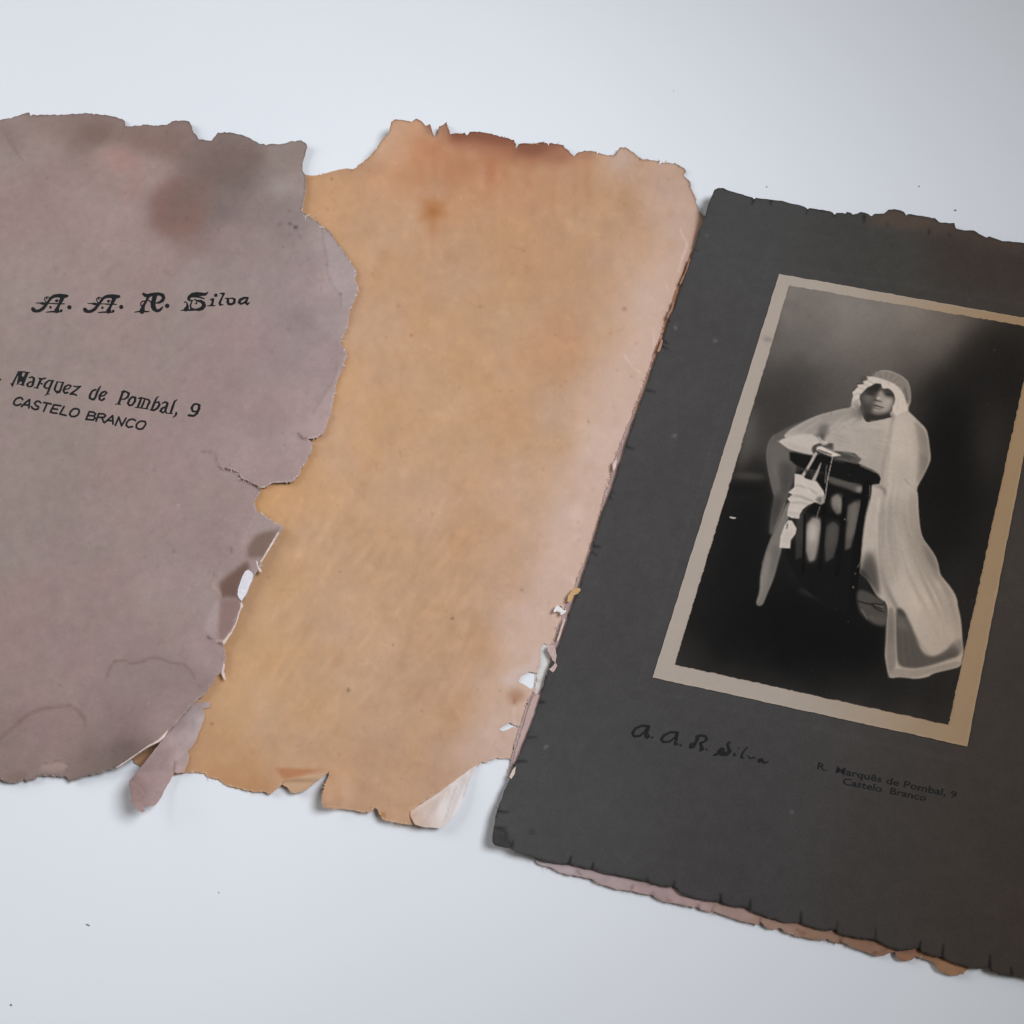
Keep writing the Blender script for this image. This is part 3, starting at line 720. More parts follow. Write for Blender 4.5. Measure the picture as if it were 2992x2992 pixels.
cline([B(*p) for p in ((1445,385),(1400,480),(1370,560))], 3, (172,156,152), .6)
cline([B(*p) for p in ((1302,580),(1310,610))], 3.5, (96,84,82), .7)
cline([B(*p) for p in ((225,1805),(260,1795),(330,1785),(385,1795),(390,1815),(370,1850))], 4, (112,96,90), .7)
cline(Z(CC, [(470,720),(475,800),(490,880),(505,1000),(555,1075),(575,1110),(572,1160)]), 3, (122,112,112), .6)
cline(Z(CC, [(552,1465),(548,1510),(525,1580),(460,1670),(415,1755)]), 3, (120,106,106), .6)
cline(Z(CC, [(330,1868),(350,1895),(380,1900)]), 5, (92,76,76), .8)
cline([A(*p) for p in ((15,165),(70,240),(130,330))], 4, (118,104,98), .6)
cline([A(*p) for p in ((705,130),(690,180),(660,220))], 4, (116,98,92), .55)
cline([A(*p) for p in ((1375,195),(1340,240))], 3, (112,100,94), .5)
for x, y, r, c in [A(1640,685)+(5,(84,78,78)), A(1670,705)+(7,(72,66,66)), A(1580,685)+(4,(92,86,86)), A(1640,615)+(3,(92,86,86)), A(1465,575)+(3,(92,84,82)),
                   A(1695,760)+(5,(110,102,102)), A(1640,750)+(4,(112,104,104)), A(1600,820)+(2.5,(104,96,96)), A(1695,915)+(2.5,(96,88,88)), A(1060,655)+(3,(104,72,66)),
                   A(1845,915)+(3,(92,80,82)), A(1925,1085)+(4,(84,74,76)), A(1630,1280)+(7,(124,116,118)), B(985,600)+(4,(104,92,92)), B(445,660)+(3,(110,96,94)),
                   B(785,470)+(2,(104,90,88)), B(840,1455)+(2,(210,200,200)), B(400,1400)+(4,(170,156,154)), B(1605,0)+(3,(96,82,80)), B(650,1222)+(3,(84,70,68)), B(1010,340)+(5,(158,150,148)), A(865,360)+(4,(172,154,148))]:
    cc.mix(cc.ell(x, y, r, r * .8, 0.6, 1.2), c, .85)
rngc = np.random.default_rng(9)
for _ in range(520):
    x = rngc.uniform(0, 980); y = rngc.uniform(360, 2260)
    k = rngc.uniform(.86, .95) if rngc.random() < .7 else rngc.uniform(1.05, 1.1)
    cc.mul(cc.ell(x, y, rngc.uniform(1.5, 4.5), rngc.uniform(1.5, 4), rngc.uniform(0, 3), 1.3), (k, k * .99, k), .8)
# torn edge: pale fibres on the right, darker dirty rim on top
_m = np.zeros(_sh); sl, mm = cc.poly(cover_outline); _m[sl] = mm
_near = np.clip(1.9 * (1 - blur(_m, 1.6)) - 0.1, 0, 1) * (_m > 0.02)
_yy = cc.y0 + np.arange(cc.h)[:, None] / cc.res; _xx = cc.x0 + np.arange(cc.w)[None, :] / cc.res
_rt = smooth(700, 800, _yy) * smooth(2240, 2150, _yy) * smooth(0, 1, _xx)
_pat = np.clip(0.55 + 1.2 * fbm(_sh, 12, 2, 45), 0, 1)
cc.a += (np.array((196, 178, 172)) - cc.a) * (0.75 * _near * _rt * _pat)[..., None]
cc.a *= (1 - 0.35 * _near * (1 - _rt))[..., None]
def tint_cover(x, y): return lin(cc.at(x, y)) * GAIN * np.array((1.035, 0.92, 0.88))

cover = thing('mauve_cover', 'stained mauve paper cover with black lettering and torn right edge, lying over the amber sheet', 'paper', 450, 1300)
sheet('sheet', [rough(cover_outline, 1.1, 6, 51)], 6.5, z_cover, 0.00035, tint_cover, lin((190,170,160)) * GAIN, M_COVER, cover, rings=(3.0, 6.5))
strip = Z(CM, [(1530,30),(1590,10),(1690,5),(1690,40),(1630,62),(1650,100),(1640,160),(1600,250),(1580,310),(1540,370),(1510,400),(1525,430),(1515,490),(1480,570),(1430,580),(1400,570),(1380,620),(1340,690),(1310,750),(1280,800),(1240,840),(1200,845),(1150,850),(1168,880),(1150,895),(1115,880),(1090,850),(1050,810),(1062,780),(1050,720),(1042,640),(1060,620),(1160,500),(1250,380),(1290,330),(1340,270),(1360,230),(1480,110),(1500,80)])
cs = Canvas(360, 2030, 640, 2400, 0.5)
cs.blobs([q[:2] + (c,) for q, c in zip(Z(CM, [(1600,30),(1600,120),(1560,250),(1450,200),(1400,300),(1350,400),(1450,450),(1300,560),(1200,600),(1250,750),(1120,700),(1130,830),(1470,500),(1080,650)]),
    [(160,148,146),(172,162,160),(166,155,153),(152,138,136),(158,146,143),(146,131,128),(162,148,146),(145,129,127),(142,126,124),(146,130,127),(130,112,108),(142,124,121),(168,152,148),(128,110,106)])], 2.2, 10)
cs.a *= (1 + 0.05 * fbm(cs.a.shape[:2], 12, 3, 61))[..., None]
for pts, w, c, o in ((Z(CM, [(1415,480),(1400,560)]), 4, (106,90,88), .8), (Z(CM, [(1510,385),(1415,480)]), 3, (188,174,170), .6), (Z(CM, [(1045,645),(1130,700),(1165,760)]), 3, (170,150,146), .5),
                     (Z(CM, [(1070,790),(1130,800),(1160,760)]), 4, (112,94,92), .6), (Z(CM, [(1530,40),(1500,90),(1485,110)]), 4, (110,94,92), .6)):
    cs.mix(cs.stroke([p[:2] + (w,) for p in pts], 1.2), c, o)
def z_strip(x, y):
    u = smooth(2120, 2330, y)
    return 0.0013 + 0.0085 * np.maximum(u * smooth(500, 385, x), 0.8 * smooth(2090, 2200, y) * smooth(540, 420, x + (y - 2200) * .75)) + 0.0012 * u
sheet('torn_strip', [rough(strip, 0.7, 7, 62)], 5, z_strip, 0.0003, lambda x, y: lin(cs.at(x, y)) * GAIN * np.array((1.12, 1.0, 0.97)), lin((196,178,170)) * GAIN, M_COVER, cover,
      label='narrow torn strip hanging below the curled edge')
def scrap(name, pts, zf, thick, rgb, parent, mat, label=None, amp=0.5, step=4.0, seed=71, curl=0.0):
    """a small loose fibre or flake of torn paper"""
    P = np.array([p[:2] for p in pts]); c = P.mean(0)
    def zz(x, y): return zf(x, y) + thick + 0.00006 + curl * ((x - c[0]) ** 2 + (y - c[1]) ** 2) / (P.std(0) ** 2).sum()
    rg = np.random.default_rng(seed)
    col = np.array(rgb, float)
    return sheet(name, [rough(pts, amp, 6, seed)], step, zz, thick, lambda x, y: lin(np.clip(col[None, :] * (1 + rg.normal(0, .025, (len(x), 1))), 0, 255)) * GAIN,
                 lin(col * 1.02) * GAIN, mat, parent, rings=(2.5,), label=label)
fray([cover_outline[i:j] for i, j in ((55, 131),)], z_cover, (200,184,178), GAIN, M_COVER, cover, 300, 5.5, 301)
fray([cover_outline[131:-3]], z_cover, (160,142,136), GAIN, M_COVER, cover, 110, 4.5, 302)
fray([cover_outline[1:55]], z_cover, (140,124,116), GAIN, M_COVER, cover, 90, 3.5, 303)
_ab = amber_outline.index(next(p for p in amber_outline if p[1] > 2240))
fray([amber_outline[_ab:-11]], z_amber, (204,172,140), GAIN, M_AMBER, amber, 220, 6.0, 304)
fray([amber_outline[1:70]], z_amber, (170,132,104), GAIN, M_AMBER, amber, 120, 4.0, 305)
fray([amber_outline[70:_ab]], z_amber, (206,184,168), GAIN, M_AMBER, amber, 220, 6.0, 306)
gap_shade = Z(CK, [(560,1190),(660,1230),(690,1330),(670,1440),(640,1530),(600,1660),(560,1740),(500,1710),(520,1580),(530,1460),(560,1360)])  # added sheet that greys the table in the gap as if shaded
sheet('gap_shade_sheet', [rough(gap_shade, 0.5, 8, 35)], 8, lambda x, y: 0.00030 + 0 * x, 0.0001, lambda x, y: lin(np.tile((206., 201, 197), (len(x), 1))) * GAIN, lin((205,198,192)) * GAIN, M_CREAM, amber,
      label='added greyish white sheet standing in for shaded table in the gap at the fold')
scrap('paper_flake', Z(CN, [(675,828),(715,855),(732,880),(725,930),(700,985),(672,1060),(650,1110),(620,1150),(600,1182),(572,1150),(556,1115),(562,1050),(590,960),(612,900),(640,850)]),
      z_cover, 0.00025, (216,210,214), cover, M_CREAM, 'oblong white flake at the torn edge', 0.4, 5, 72, 0.0002)
for k, pts in enumerate((
    Z(CN, [(1022,400),(1010,440),(940,560),(880,660),(820,748),(812,738),(870,640),(930,540),(1000,420)]),
    Z(CN, [(762,722),(785,740),(790,790),(815,820),(832,858),(805,850),(785,815),(772,775)]),
    Z(CN, [(605,1190),(622,1240),(600,1270),(575,1330),(556,1400),(530,1470),(490,1550),(440,1620),(400,1680),(385,1640),(430,1590),(480,1530),(515,1465),(545,1400),(560,1330),(585,1265),(590,1210)]),
    Z(CM, [(1345,238),(1355,232),(1330,280),(1290,320),(1180,375),(1080,445),(1000,500),(940,535),(935,528),(1000,488),(1080,432),(1180,362),(1280,305)]),
    Z(CB, [(1262,1230),(1270,1240),(1262,1275),(1270,1305),(1275,1328),(1262,1318),(1250,1290),(1255,1260)]),
    )):
    scrap('torn_fibre', pts, z_cover, 0.00016, (206,186,176), cover, M_COVER, None, 0.4, 5, 80 + k, 0.0)
# ------------------------------------------------------------------ lettering on the cover
def glyph(crop, *strokes): return [Z(crop, s) for s in strokes]
def shift(strokes, dx, dy): return [[(p[0] + dx, p[1] + dy) + p[2:] for p in s] for s in strokes]
def w_(pts, w): return [p + (w,) for p in pts]

cap_a = glyph(T1,
    [(150,415,62),(165,435,62),(205,450,44),(260,440,48),(310,410,52),(350,365,46),(385,320,40),(420,270,38),(455,225,42),(500,200,50),(560,192,56),(620,196,66),(680,200,60),(715,198,44)],
    [(640,205,80),(625,260,62),(600,310,46),(575,360,40),(555,400,50),(545,435,78),(540,452,60)],
    [(370,467,12),(450,458,22),(540,458,26),(610,460,16)], [(620,440,42)],
    [(195,312,9),(260,316,16),(315,322,46),(345,318,20),(400,322,11),(470,320,13),(520,325,20),(580,328,14),(670,328,16)],
    [(430,240,11),(410,215,12),(375,212,13),(345,235,14),(345,270,14),(370,300,12),(390,310,11)], [(380,240,24)],
    [(575,275,10),(545,257,12),(520,275,12),(535,295,12),(560,290,10)], [(545,277,14)], [(440,385,40)])
name_line = cap_a + shift(cap_a, 862 / 5.682, 8 / 5.682) + glyph(T1, [(755,385,68)], [(1615,380,66)]) + glyph(T2,
    [(212,155,42),(240,178,50),(290,180,52),(340,165,50),(400,155,46),(460,155,46),(510,175,54),(527,215,50),(508,258,48),(460,288,34),(410,298,16)],
    [(390,180,68),(375,240,66),(360,300,70),(362,350,74),(380,392,64),(420,422,42),(460,412,42),(490,385,32),(512,358,16)],
    [(285,200,44),(265,240,32),(240,290,34),(215,330,40),(200,370,54),(192,408,74),(186,425,80)],
    [(70,440,10),(130,432,18),(200,428,30),(300,432,12)],
    [(235,265,13),(190,270,14),(165,300,14),(170,335,14),(210,345,12)], [(270,250,13),(310,265,15),(335,300,18)], [(583,342,66)],
    [(1218,132,16),(1180,160,40),(1120,160,54),(1050,155,58),(980,165,58),(930,200,48),(915,235,38),(945,258,22),(985,262,18)],
    [(960,195,26),(1040,198,22),(1110,210,22),(1165,230,14)],
    [(1010,240,14),(1050,262,26),(1110,268,42),(1150,300,56),(1160,340,60),(1130,380,56),(1080,398,46),(1030,400,30)],
    [(795,413,10),(870,407,22),(950,408,24),(1050,404,18)],
    [(848,290,12),(865,275,13),(890,290,16),(897,320,24),(900,350,40),(890,382,56),(872,398,60)],
    [(965,285,20),(945,335,20),(955,380,26),(1000,393,22)], [(1020,310,12),(1045,300,18),(1040,285,14)],
    [(1345,175,52)], [(1258,245,14),(1300,240,38),(1295,290,32),(1275,330,36)], [(1215,340,12),(1330,338,14)],
    [(1412,148,14),(1470,150,34),(1450,195,24),(1425,250,28),(1405,300,38),(1412,328,26),(1460,322,12)],
    [(1492,222,12),(1540,230,28),(1530,275,42),(1545,312,38),(1590,318,34),(1635,290,38),(1640,240,34),(1600,220,20),(1560,226,12)],
    [(1850,215,26),(1790,217,34),(1730,245,44),(1708,288,38),(1740,312,28),(1790,290,24),(1832,250,28),(1845,220,24)], [(1832,250,30),(1812,285,42),(1838,318,28),(1872,292,14)])
def z_ink(x, y): return z_cover(x, y)
ink('lettering', name_line, 1.15, z_ink, 0.00005, M_INK, cover, 0.45, level=0.30, label='black gothic lettering reading A. A. R. Silva')

street = glyph(T3,
    [(-150,40,30),(-175,140,30),(-205,250,30)], [(-150,40,26),(-80,50,30),(-70,110,30),(-160,150,22)], [(-120,150,26),(-90,255,30)], [(2,296,34)],
    [(320,158,18),(420,160,20),(525,175,14)], [(330,165,34),(290,240,28),(250,320,30),(220,385,34)], [(188,358,10),(205,385,22),(225,425,9)],
    [(365,180,56),(348,250,56),(325,335,42),(305,378,16)], [(472,190,52),(442,260,50),(415,330,50),(398,385,38)], [(340,376,14),(420,395,20)], [(395,260,44),(375,310,44)],
    [(515,262,18),(565,248,26),(600,275,38),(590,330,42),(572,395,38),(545,425,18)], [(580,332,18),(520,342,26),(478,380,34),(490,415,26),(540,420,22)],
    [(685,272,14),(722,285,38),(700,340,38),(672,400,36),(650,435,24)], [(598,437,12),(672,446,18)], [(720,298,22),(770,278,28),(818,268,12)], [(735,370,36)],
    [(945,318,20),(860,312,22),(802,360,34),(778,418,34),(810,452,24),(860,440,18)], [(928,320,36),(892,400,36),(862,480,34),(832,545,26),(795,578,10)], [(820,548,12),(872,552,14)],
    [(1012,340,22),(985,400,34),(962,468,34),(985,508,28),(1040,498,20)], [(1110,350,34),(1085,420,34),(1062,490,34)], [(995,335,14),(1128,346,14)], [(1060,520,18),(1000,535,18)],
    [(1150,472,16),(1220,452,20),(1252,405,28),(1212,387,20),(1150,420,34),(1118,488,36),(1140,536,28),(1190,525,36)],
    [(1298,408,20),(1340,425,24),(1425,415,20),(1340,480,30),(1238,552,32),(1300,552,26),(1350,572,26)]) + glyph(T4,
    [(215,205,24),(160,225,26),(122,290,34),(117,338,32),(160,362,24),(195,340,18)], [(297,150,8),(265,185,26),(235,250,34),(210,320,34),(185,365,24)],
    [(272,312,16),(340,300,20),(385,255,26),(360,232,20),(310,252,32),(272,310,34),(272,358,30),(310,378,22),(345,348,34)],
    [(640,238,34),(615,310,34),(590,380,34),(572,418,34)], [(518,432,10),(600,436,14)], [(620,242,20),(690,238,24),(732,265,34),(718,320,32),(660,358,20),(615,355,14)], [(672,212,6),(650,235,18)],
    [(790,317,24),(833,332,34),(828,390,34),(785,448,26),(737,453,26),(718,420,34),(742,360,32),(790,317,24)],
    [(885,342,18),(930,332,22),(905,400,34),(872,478,32)], [(930,337,20),(985,347,18),(960,420,30),(927,488,30)], [(985,350,18),(1045,365,24),(1058,400,32),(1030,450,30),(1012,500,28)], [(828,484,10),(940,496,14),(1030,508,14)],
    [(1203,308,8),(1165,342,24),(1140,400,34),(1110,470,34),(1088,525,28)], [(1150,412,14),(1200,397,22),(1213,440,34),(1180,498,32),(1120,533,26),(1062,522,14)],
    [(1255,418,16),(1310,398,24),(1340,422,34),(1320,480,36),(1302,545,32),(1325,576,14)], [(1310,472,16),(1250,502,30),(1228,540,34),(1260,568,24),(1295,550,18)],
    [(1493,362,8),(1450,392,26),(1425,460,34),(1402,530,34),(1387,566,28)], [(1338,577,10),(1412,580,16)],
    [(1475,572,32),(1470,605,26),(1425,642,10)],
    [(1790,427,24),(1838,450,36),(1828,520,34),(1790,553,22),(1732,545,28),(1717,490,36),(1752,437,28),(1790,427,24)], [(1835,500,36),(1800,578,34),(1750,618,30),(1672,610,34)])
ink('lettering', street, 1.15, z_ink, 0.00005, M_INK, cover, 0.45, level=0.30, label='black lettering reading Marquez de Pombal, 9', seed=6)

town = [Z(T7, w_(s, 41)) for s in (
    [(372,140),(350,102),(290,92),(220,120),(170,185),(160,240),(215,280),(300,262),(330,245)],
    [(345,305),(430,220),(530,140)], [(535,140),(528,240),(518,335)], [(415,262),(520,275)],
    [(795,215),(760,180),(700,180),(650,225),(680,275),(745,310),(735,360),(665,375),(605,350),(580,305)],
    [(870,212),(960,225),(1045,245)], [(945,235),(905,325),(865,415)],
    [(1110,262),(1065,350),(1020,435)], [(1110,262),(1190,275),(1270,285)], [(1065,352),(1130,362),(1190,370)], [(1020,435),(1100,455),(1175,462)],
    [(1345,305),(1295,395),(1245,480)], [(1245,480),(1320,498),(1390,512)],
    [(1620,350),(1690,375),(1705,430),(1665,505),(1590,540),(1515,535),(1475,490),(1500,420),(1560,365),(1620,350)])]
town += [Z(T4, w_(s, 26.5)) for s in (
    [(112,552),(60,672)], [(112,552),(180,560),(212,590),(188,618),(95,612)], [(188,618),(203,650),(172,682),(60,672)],
    [(260,582),(218,700)], [(260,582),(340,588),(368,612),(345,640),(245,640)], [(310,645),(338,718)],
    [(350,725),(480,612)], [(480,612),(482,745)], [(400,690),(485,695)],
    [(520,765),(575,637)], [(575,637),(618,772)], [(618,772),(688,655)],
    [(835,690),(800,667),(740,677),(698,720),(692,770),(730,798),(790,785)],
    [(930,698),(990,708),(998,750),(950,818),(890,828),(848,800),(852,750),(890,712),(930,698)])]
ink('lettering', town, 1.3, z_ink, 0.00005, M_INK, cover, 0.4, level=0.32, label='slanted black capitals reading CASTELO BRANCO', seed=7, uneven=0.08)
# ------------------------------------------------------------------ pink backing sheet under the mount
GAIN_R = 1.30
card_left = (Z(CI, [(1480,900),(1420,1060),(1360,1260),(1300,1430),(1230,1640),(1190,1780)]) +
             Z(CJ, [(1150,80),(1115,200),(1085,300),(1075,340),(1040,420),(985,570),(930,740),(880,870),(830,1020),(770,1190),(720,1340),(680,1460),(640,1600),(590,1750),(525,1900)]) +
             Z(CE, [(800,100),(760,230),(735,290),(690,420),(640,560),(580,700),(550,800),(525,890),(495,980),(460,1070),(425,1160),(395,1220),(370,1290),(335,1370),(310,1440),(290,1500),(275,1580),(268,1630),(268,1660),(280,1680)]))
card_bottom = (Z(CE, [(320,1690),(370,1700),(400,1722),(480,1745),(560,1770),(640,1785),(715,1790),(790,1812),(840,1818),(900,1840),(1000,1860),(1100,1880),(1145,1886),(1180,1900),(1240,1915),(1295,1914)]) +
               Z(CF, [(0,1202),(80,1225),(160,1240),(220,1243),(240,1258),(300,1270),(370,1275),(382,1290),(420,1310),(480,1330),(540,1345),(600,1362),(668,1360),(684,1368),(720,1385),(780,1400),(830,1405),(872,1398),(884,1420),(920,1435),(1000,1450),(1088,1460),(1100,1462),(1130,1480),(1180,1505),(1240,1520),(1300,1512),(1345,1498),(1352,1524),(1390,1540),(1440,1555),(1475,1556),(1490,1568),(1560,1595),(1640,1618),(1700,1622),(1735,1612),(1752,1638),(1800,1655),(1880,1665),(1932,1668)]))
card_top = Z(CG, [(135,250),(145,200),(165,150),(185,105),(205,95),(235,95),(260,108),(330,128),(398,148),(408,158),(420,150),(500,160),(570,168),(600,178),(650,188),(700,205),(712,216),(720,208),(780,218),(850,232),(862,246),(875,235),(925,240),(932,230),(955,235),(965,245),(990,240),(1010,230),(1050,240),(1070,255),(1090,240),(1140,240),(1165,218),(1200,214),(1255,230),(1268,250),(1276,243),(1350,252),(1430,265),(1450,285),(1460,290),(1540,292),(1550,325),(1600,335),(1650,335),(1680,355),(1720,375),(1735,368),(1770,380),(1810,395),(1870,400),(1932,405)])
card_outline = card_top + [(3120, 742), (3260, 776), (3400, 790), (3320, 1500), (3180, 2300), (3090, 2905), (3040, 2870)] + card_bottom[::-1] + card_left[::-1]

def z_card(x, y):
    z = 0.0024 + 0.00022 * wave(x, y, 700, 18)
    z = z + 0.0030 * bump2(x, y, 1435, 2480, 120, 200) + 0.0040 * bump2(x, y, 2065, 570, 90, 90)
    z = z + 0.0006 * smooth(2700, 2900, y) + 0.00012 * wave(x, y, 120, 19) * np.maximum(smooth(2560, 2620, y - (x - 1992) * .24), smooth(760, 650, y))
    return z
back_outline = ([(2200, 760), (3060, 900), (3060, 2700)] +
    Z(CF, [(1700,1560),(1640,1600),(1615,1622),(1590,1650),(1540,1660),(1490,1650),(1455,1635),(1430,1595),(1410,1580),(1380,1570),(1320,1550),(1300,1570),(1260,1580),(1225,1570),(1210,1550),(1205,1525),(1180,1530),(1140,1548),(1100,1552),(1060,1535),(1000,1515),(950,1495),(910,1475),(895,1463),(885,1482),(850,1470),(820,1453),(800,1462),(740,1455),(680,1445),(620,1425),(575,1410),(550,1388),(535,1400),(500,1400),(470,1385),(445,1355),(430,1375),(370,1362),(300,1340),(230,1315),(172,1295),(160,1302),(110,1290),(92,1272),(70,1276),(0,1262)]) +
    Z(CO, [(1560,945),(1510,935),(1440,905),(1415,880),(1380,880),(1310,868),(1260,850),(1200,845),(1100,825),(1000,798),(940,770),(918,750),(880,745),(800,728),(720,718),(650,695),(600,665),(560,648),(500,635),(460,602)]) +
    [(1600, 2480), (1560, 2350), (1520, 2300)] +
    Z(CL, [(930,1810),(885,1800),(905,1690),(928,1600),(945,1480),(975,1350),(1010,1230),(1050,1110),(1090,980),(1140,800),(1180,680),(1240,585)]) +
    Z(CK, [(535,1700),(560,1690),(590,1640),(640,1490),(700,1230)]) +
    Z(CK, [(718,1160),(740,1080),(790,960),(815,860),(860,780),(900,690),(950,540),(1010,420),(1070,230),(1125,60)]) +
    Z(CJ, [(520,1820),(590,1560),(640,1400),(720,1180),(800,980),(870,800),(950,580),(1010,380),(1060,270),(1100,120)]) +
    Z(CI, [(1120,1850),(1160,1740),(1220,1580),(1270,1440),(1330,1300),(1400,1130)]))
def z_back(x, y): return 0.00105 + 0.0001 * wave(x, y, 300, 24) + 0.0006 * smooth(0, 40, y - (2470 + (x - 1440) * .245))
cb = Canvas(1440, 560, 3120, 2900, 0.4)
cb.blobs([(1480,2260,(176,154,150)),(1500,2200,(176,150,146)),(1530,2100,(174,146,140)),(1560,2030,(166,138,132)),(1620,1850,(176,150,146)),(1700,1600,(176,146,136)),(1800,1330,(178,150,142)),
          (1900,1080,(176,140,122)),(1950,950,(160,112,86)),(2010,780,(158,112,86)),(1620,2540,(186,166,166)),(1750,2590,(176,154,152)),(1900,2610,(172,146,142)),(2000,2640,(176,148,142)),
          (2150,2680,(168,138,128)),(2250,2705,(162,128,112)),(2400,2740,(158,122,100)),(2550,2780,(156,116,92)),(2650,2800,(150,108,84)),(2780,2840,(166,122,88))], 2.0, 25)
cb.a *= (1 + 0.07 * fbm(cb.a.shape[:2], 14, 4, 64, .6) + .05 * fbm(cb.a.shape[:2], 60, 2, 65))[..., None]
for pts in (Z(CO, [(800,690),(830,710)]), Z(CO, [(1250,800),(1245,845)]), Z(CO, [(1410,840),(1415,880)]), Z(CO, [(1790,960),(1780,990)]), Z(CF, [(180,1260),(172,1298)]),
            Z(CO, [(1520,890),(1560,935)]), Z(CF, [(445,1330),(440,1370)]), Z(CF, [(900,1445),(885,1480)]), Z(CF, [(640,1400),(690,1420)]), Z(CF, [(1080,1535),(1150,1515)])):
    cb.mul(cb.stroke([p[:2] + (5,) for p in pts], 1.5), (.66, .6, .56), .8)
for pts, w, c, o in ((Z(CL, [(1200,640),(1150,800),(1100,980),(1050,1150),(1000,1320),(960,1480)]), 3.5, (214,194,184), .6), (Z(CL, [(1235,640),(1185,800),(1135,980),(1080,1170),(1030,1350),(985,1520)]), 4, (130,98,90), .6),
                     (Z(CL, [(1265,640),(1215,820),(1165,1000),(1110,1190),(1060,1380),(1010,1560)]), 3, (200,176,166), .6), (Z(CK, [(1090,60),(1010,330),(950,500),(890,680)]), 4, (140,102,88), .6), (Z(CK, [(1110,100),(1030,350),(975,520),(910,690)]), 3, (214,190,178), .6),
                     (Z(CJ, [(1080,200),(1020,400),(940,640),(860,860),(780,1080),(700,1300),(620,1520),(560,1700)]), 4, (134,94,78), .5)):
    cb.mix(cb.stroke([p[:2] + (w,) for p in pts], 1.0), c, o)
_m = np.zeros(cb.a.shape[:2]); sl, mm = cb.poly(back_outline); _m[sl] = mm
_near = np.clip(1.9 * (1 - blur(_m, 1.2)) - 0.1, 0, 1) * (_m > 0.02)
cb.a *= (1 - 0.25 * _near * np.clip(.5 + fbm(_m.shape, 10, 2, 66), 0, 1))[..., None]
backing = thing('backing_sheet', 'ragged pinkish backing sheet peeping out from under the dark mount', 'paper', 2300, 1800)
sheet('sheet', [rough(back_outline, 1.2, 8, 63)], 10, z_back, 0.0004, lambda x, y: lin(cb.at(x, y)) * 0.99, lin((150,116,104)) * 1.0, M_BACK, backing, rings=(3, 7))
fray([[p for p in back_outline if p[1] > 2480][1:]], z_back, (176,148,138), 1.1, M_BACK, backing, 200, 5.0, 311)
fray([[p for p in back_outline if p[0] < 2000 and p[1] < 2290]], z_back, (206,180,168), 1.1, M_BACK, backing, 260, 6.0, 312)
# second ply of the fold, slightly narrower, so the spine shows its layers
ply = (Z(CL, [(1000,1600),(950,1620),(985,1450),(1030,1300),(1080,1130),(1130,980),(1175,830),(1225,700),(1300,620)]) + [(1640, 2060), (1600, 2200)])
sheet('inner_ply', [rough(ply, 0.9, 7, 67)], 7, lambda x, y: z_back(x, y) + 0.0003, 0.00025, lambda x, y: lin(np.tile((166., 140, 134), (len(x), 1))) * 1.4, lin((198,172,162)) * 1.4, M_BACK, backing)
for k, (pts, col) in enumerate((
    (Z(CK, [(690,1225),(720,1280),(730,1340),(718,1400),(735,1430),(710,1480),(690,1495),(655,1465),(690,1440),(715,1405),(690,1380),(665,1330),(640,1285),(655,1250)]), (186,158,150)),
    (Z(CK, [(830,830),(835,780),(870,730),(905,700),(950,705),(955,725),(930,755),(890,770),(870,820),(850,835)]), (190,150,104)),
    (Z(CK, [(740,860),(760,880),(800,915),(812,905),(820,920),(780,955),(760,950),(770,930),(740,915),(700,930),(705,905)]), (222,214,208)),
    (Z(CK, [(740,1215),(735,1180),(755,1120),(775,1060),(800,990),(812,1000),(785,1080),(765,1150)]), (206,178,166)),
    (Z(CJ, [(1030,400),(1060,330),(1075,290),(1085,310),(1070,370),(1045,415)]), (164,122,102)),
    (Z(CJ, [(610,1470),(635,1430),(655,1440),(640,1500),(622,1535),(612,1510)]), (206,180,170)),
    (Z(CI, [(1120,1850),(1165,1770),(1185,1700),(1195,1720),(1170,1800),(1130,1870)]), (150,110,90)),
    (Z(CI, [(1240,1540),(1290,1440),(1335,1300),(1345,1310),(1300,1440),(1255,1550)]), (148,104,82)),
    (Z(CL, [(905,1790),(960,1680),(1000,1640),(985,1740),(940,1815)]), (206,184,170)),
    )):
    scrap('torn_scrap', pts, lambda x, y: np.maximum(z_back(x, y), z_card(x, y) - 0.0001) * 1.0, 0.0002, col, backing, M_BACK, None, 0.5, 5, 90 + k, 0.0001)

# ------------------------------------------------------------------ charcoal mount
def tone_map(x, y): return smooth(2300, 3010, np.asarray(x) + 0.10 * (np.asarray(y) - 1500))
cm_ = Canvas(1400, 520, 3430, 2930, 0.4)
cm_.blobs([(1600,2400,(73,72,71)),(2100,600,(73,72,71)),(2000,1000,(71,69,69)),(1900,1700,(70,68,68)),(2200,2500,(69,67,66)),(2600,2600,(68,66,64)),(2900,2800,(68,65,62)),(2600,750,(68,67,64)),(2950,900,(68,66,64))], 2, 60)
_sh = cm_.a.shape[:2]
_yy = cm_.y0 + np.arange(cm_.h)[:, None] / cm_.res + 0 * np.arange(cm_.w)[None, :]; _xx = cm_.x0 + np.arange(cm_.w)[None, :] / cm_.res + 0 * _yy
cm_.a *= (1 + 0.03 * fbm(_sh, 60, 4, 71))[..., None]
_t = tone_map(_xx, _yy)[..., None]
cm_.a *= 1 - _t * (1 - np.array((0.99, 0.92, 0.87)))          # card colour turns browner towards its right end
for pts, col, soft, op in (
    (Z(CG, [(1030,265),(1150,205),(1450,255),(1700,330),(1932,390),(1932,480),(1700,430),(1520,370),(1350,340),(1180,320),(1080,300)]), (92,76,66), 10, .75),
    (Z(CG, [(1380,330),(1560,320),(1932,420),(1932,700),(1480,640)]), (66,56,50), 30, .6),
    (Z(CE, [(268,1630),(290,1580),(370,1640),(380,1690),(300,1690)]), (52,50,50), 8, .6)):
    cm_.mix(cm_.poly(pts, soft), col, op)
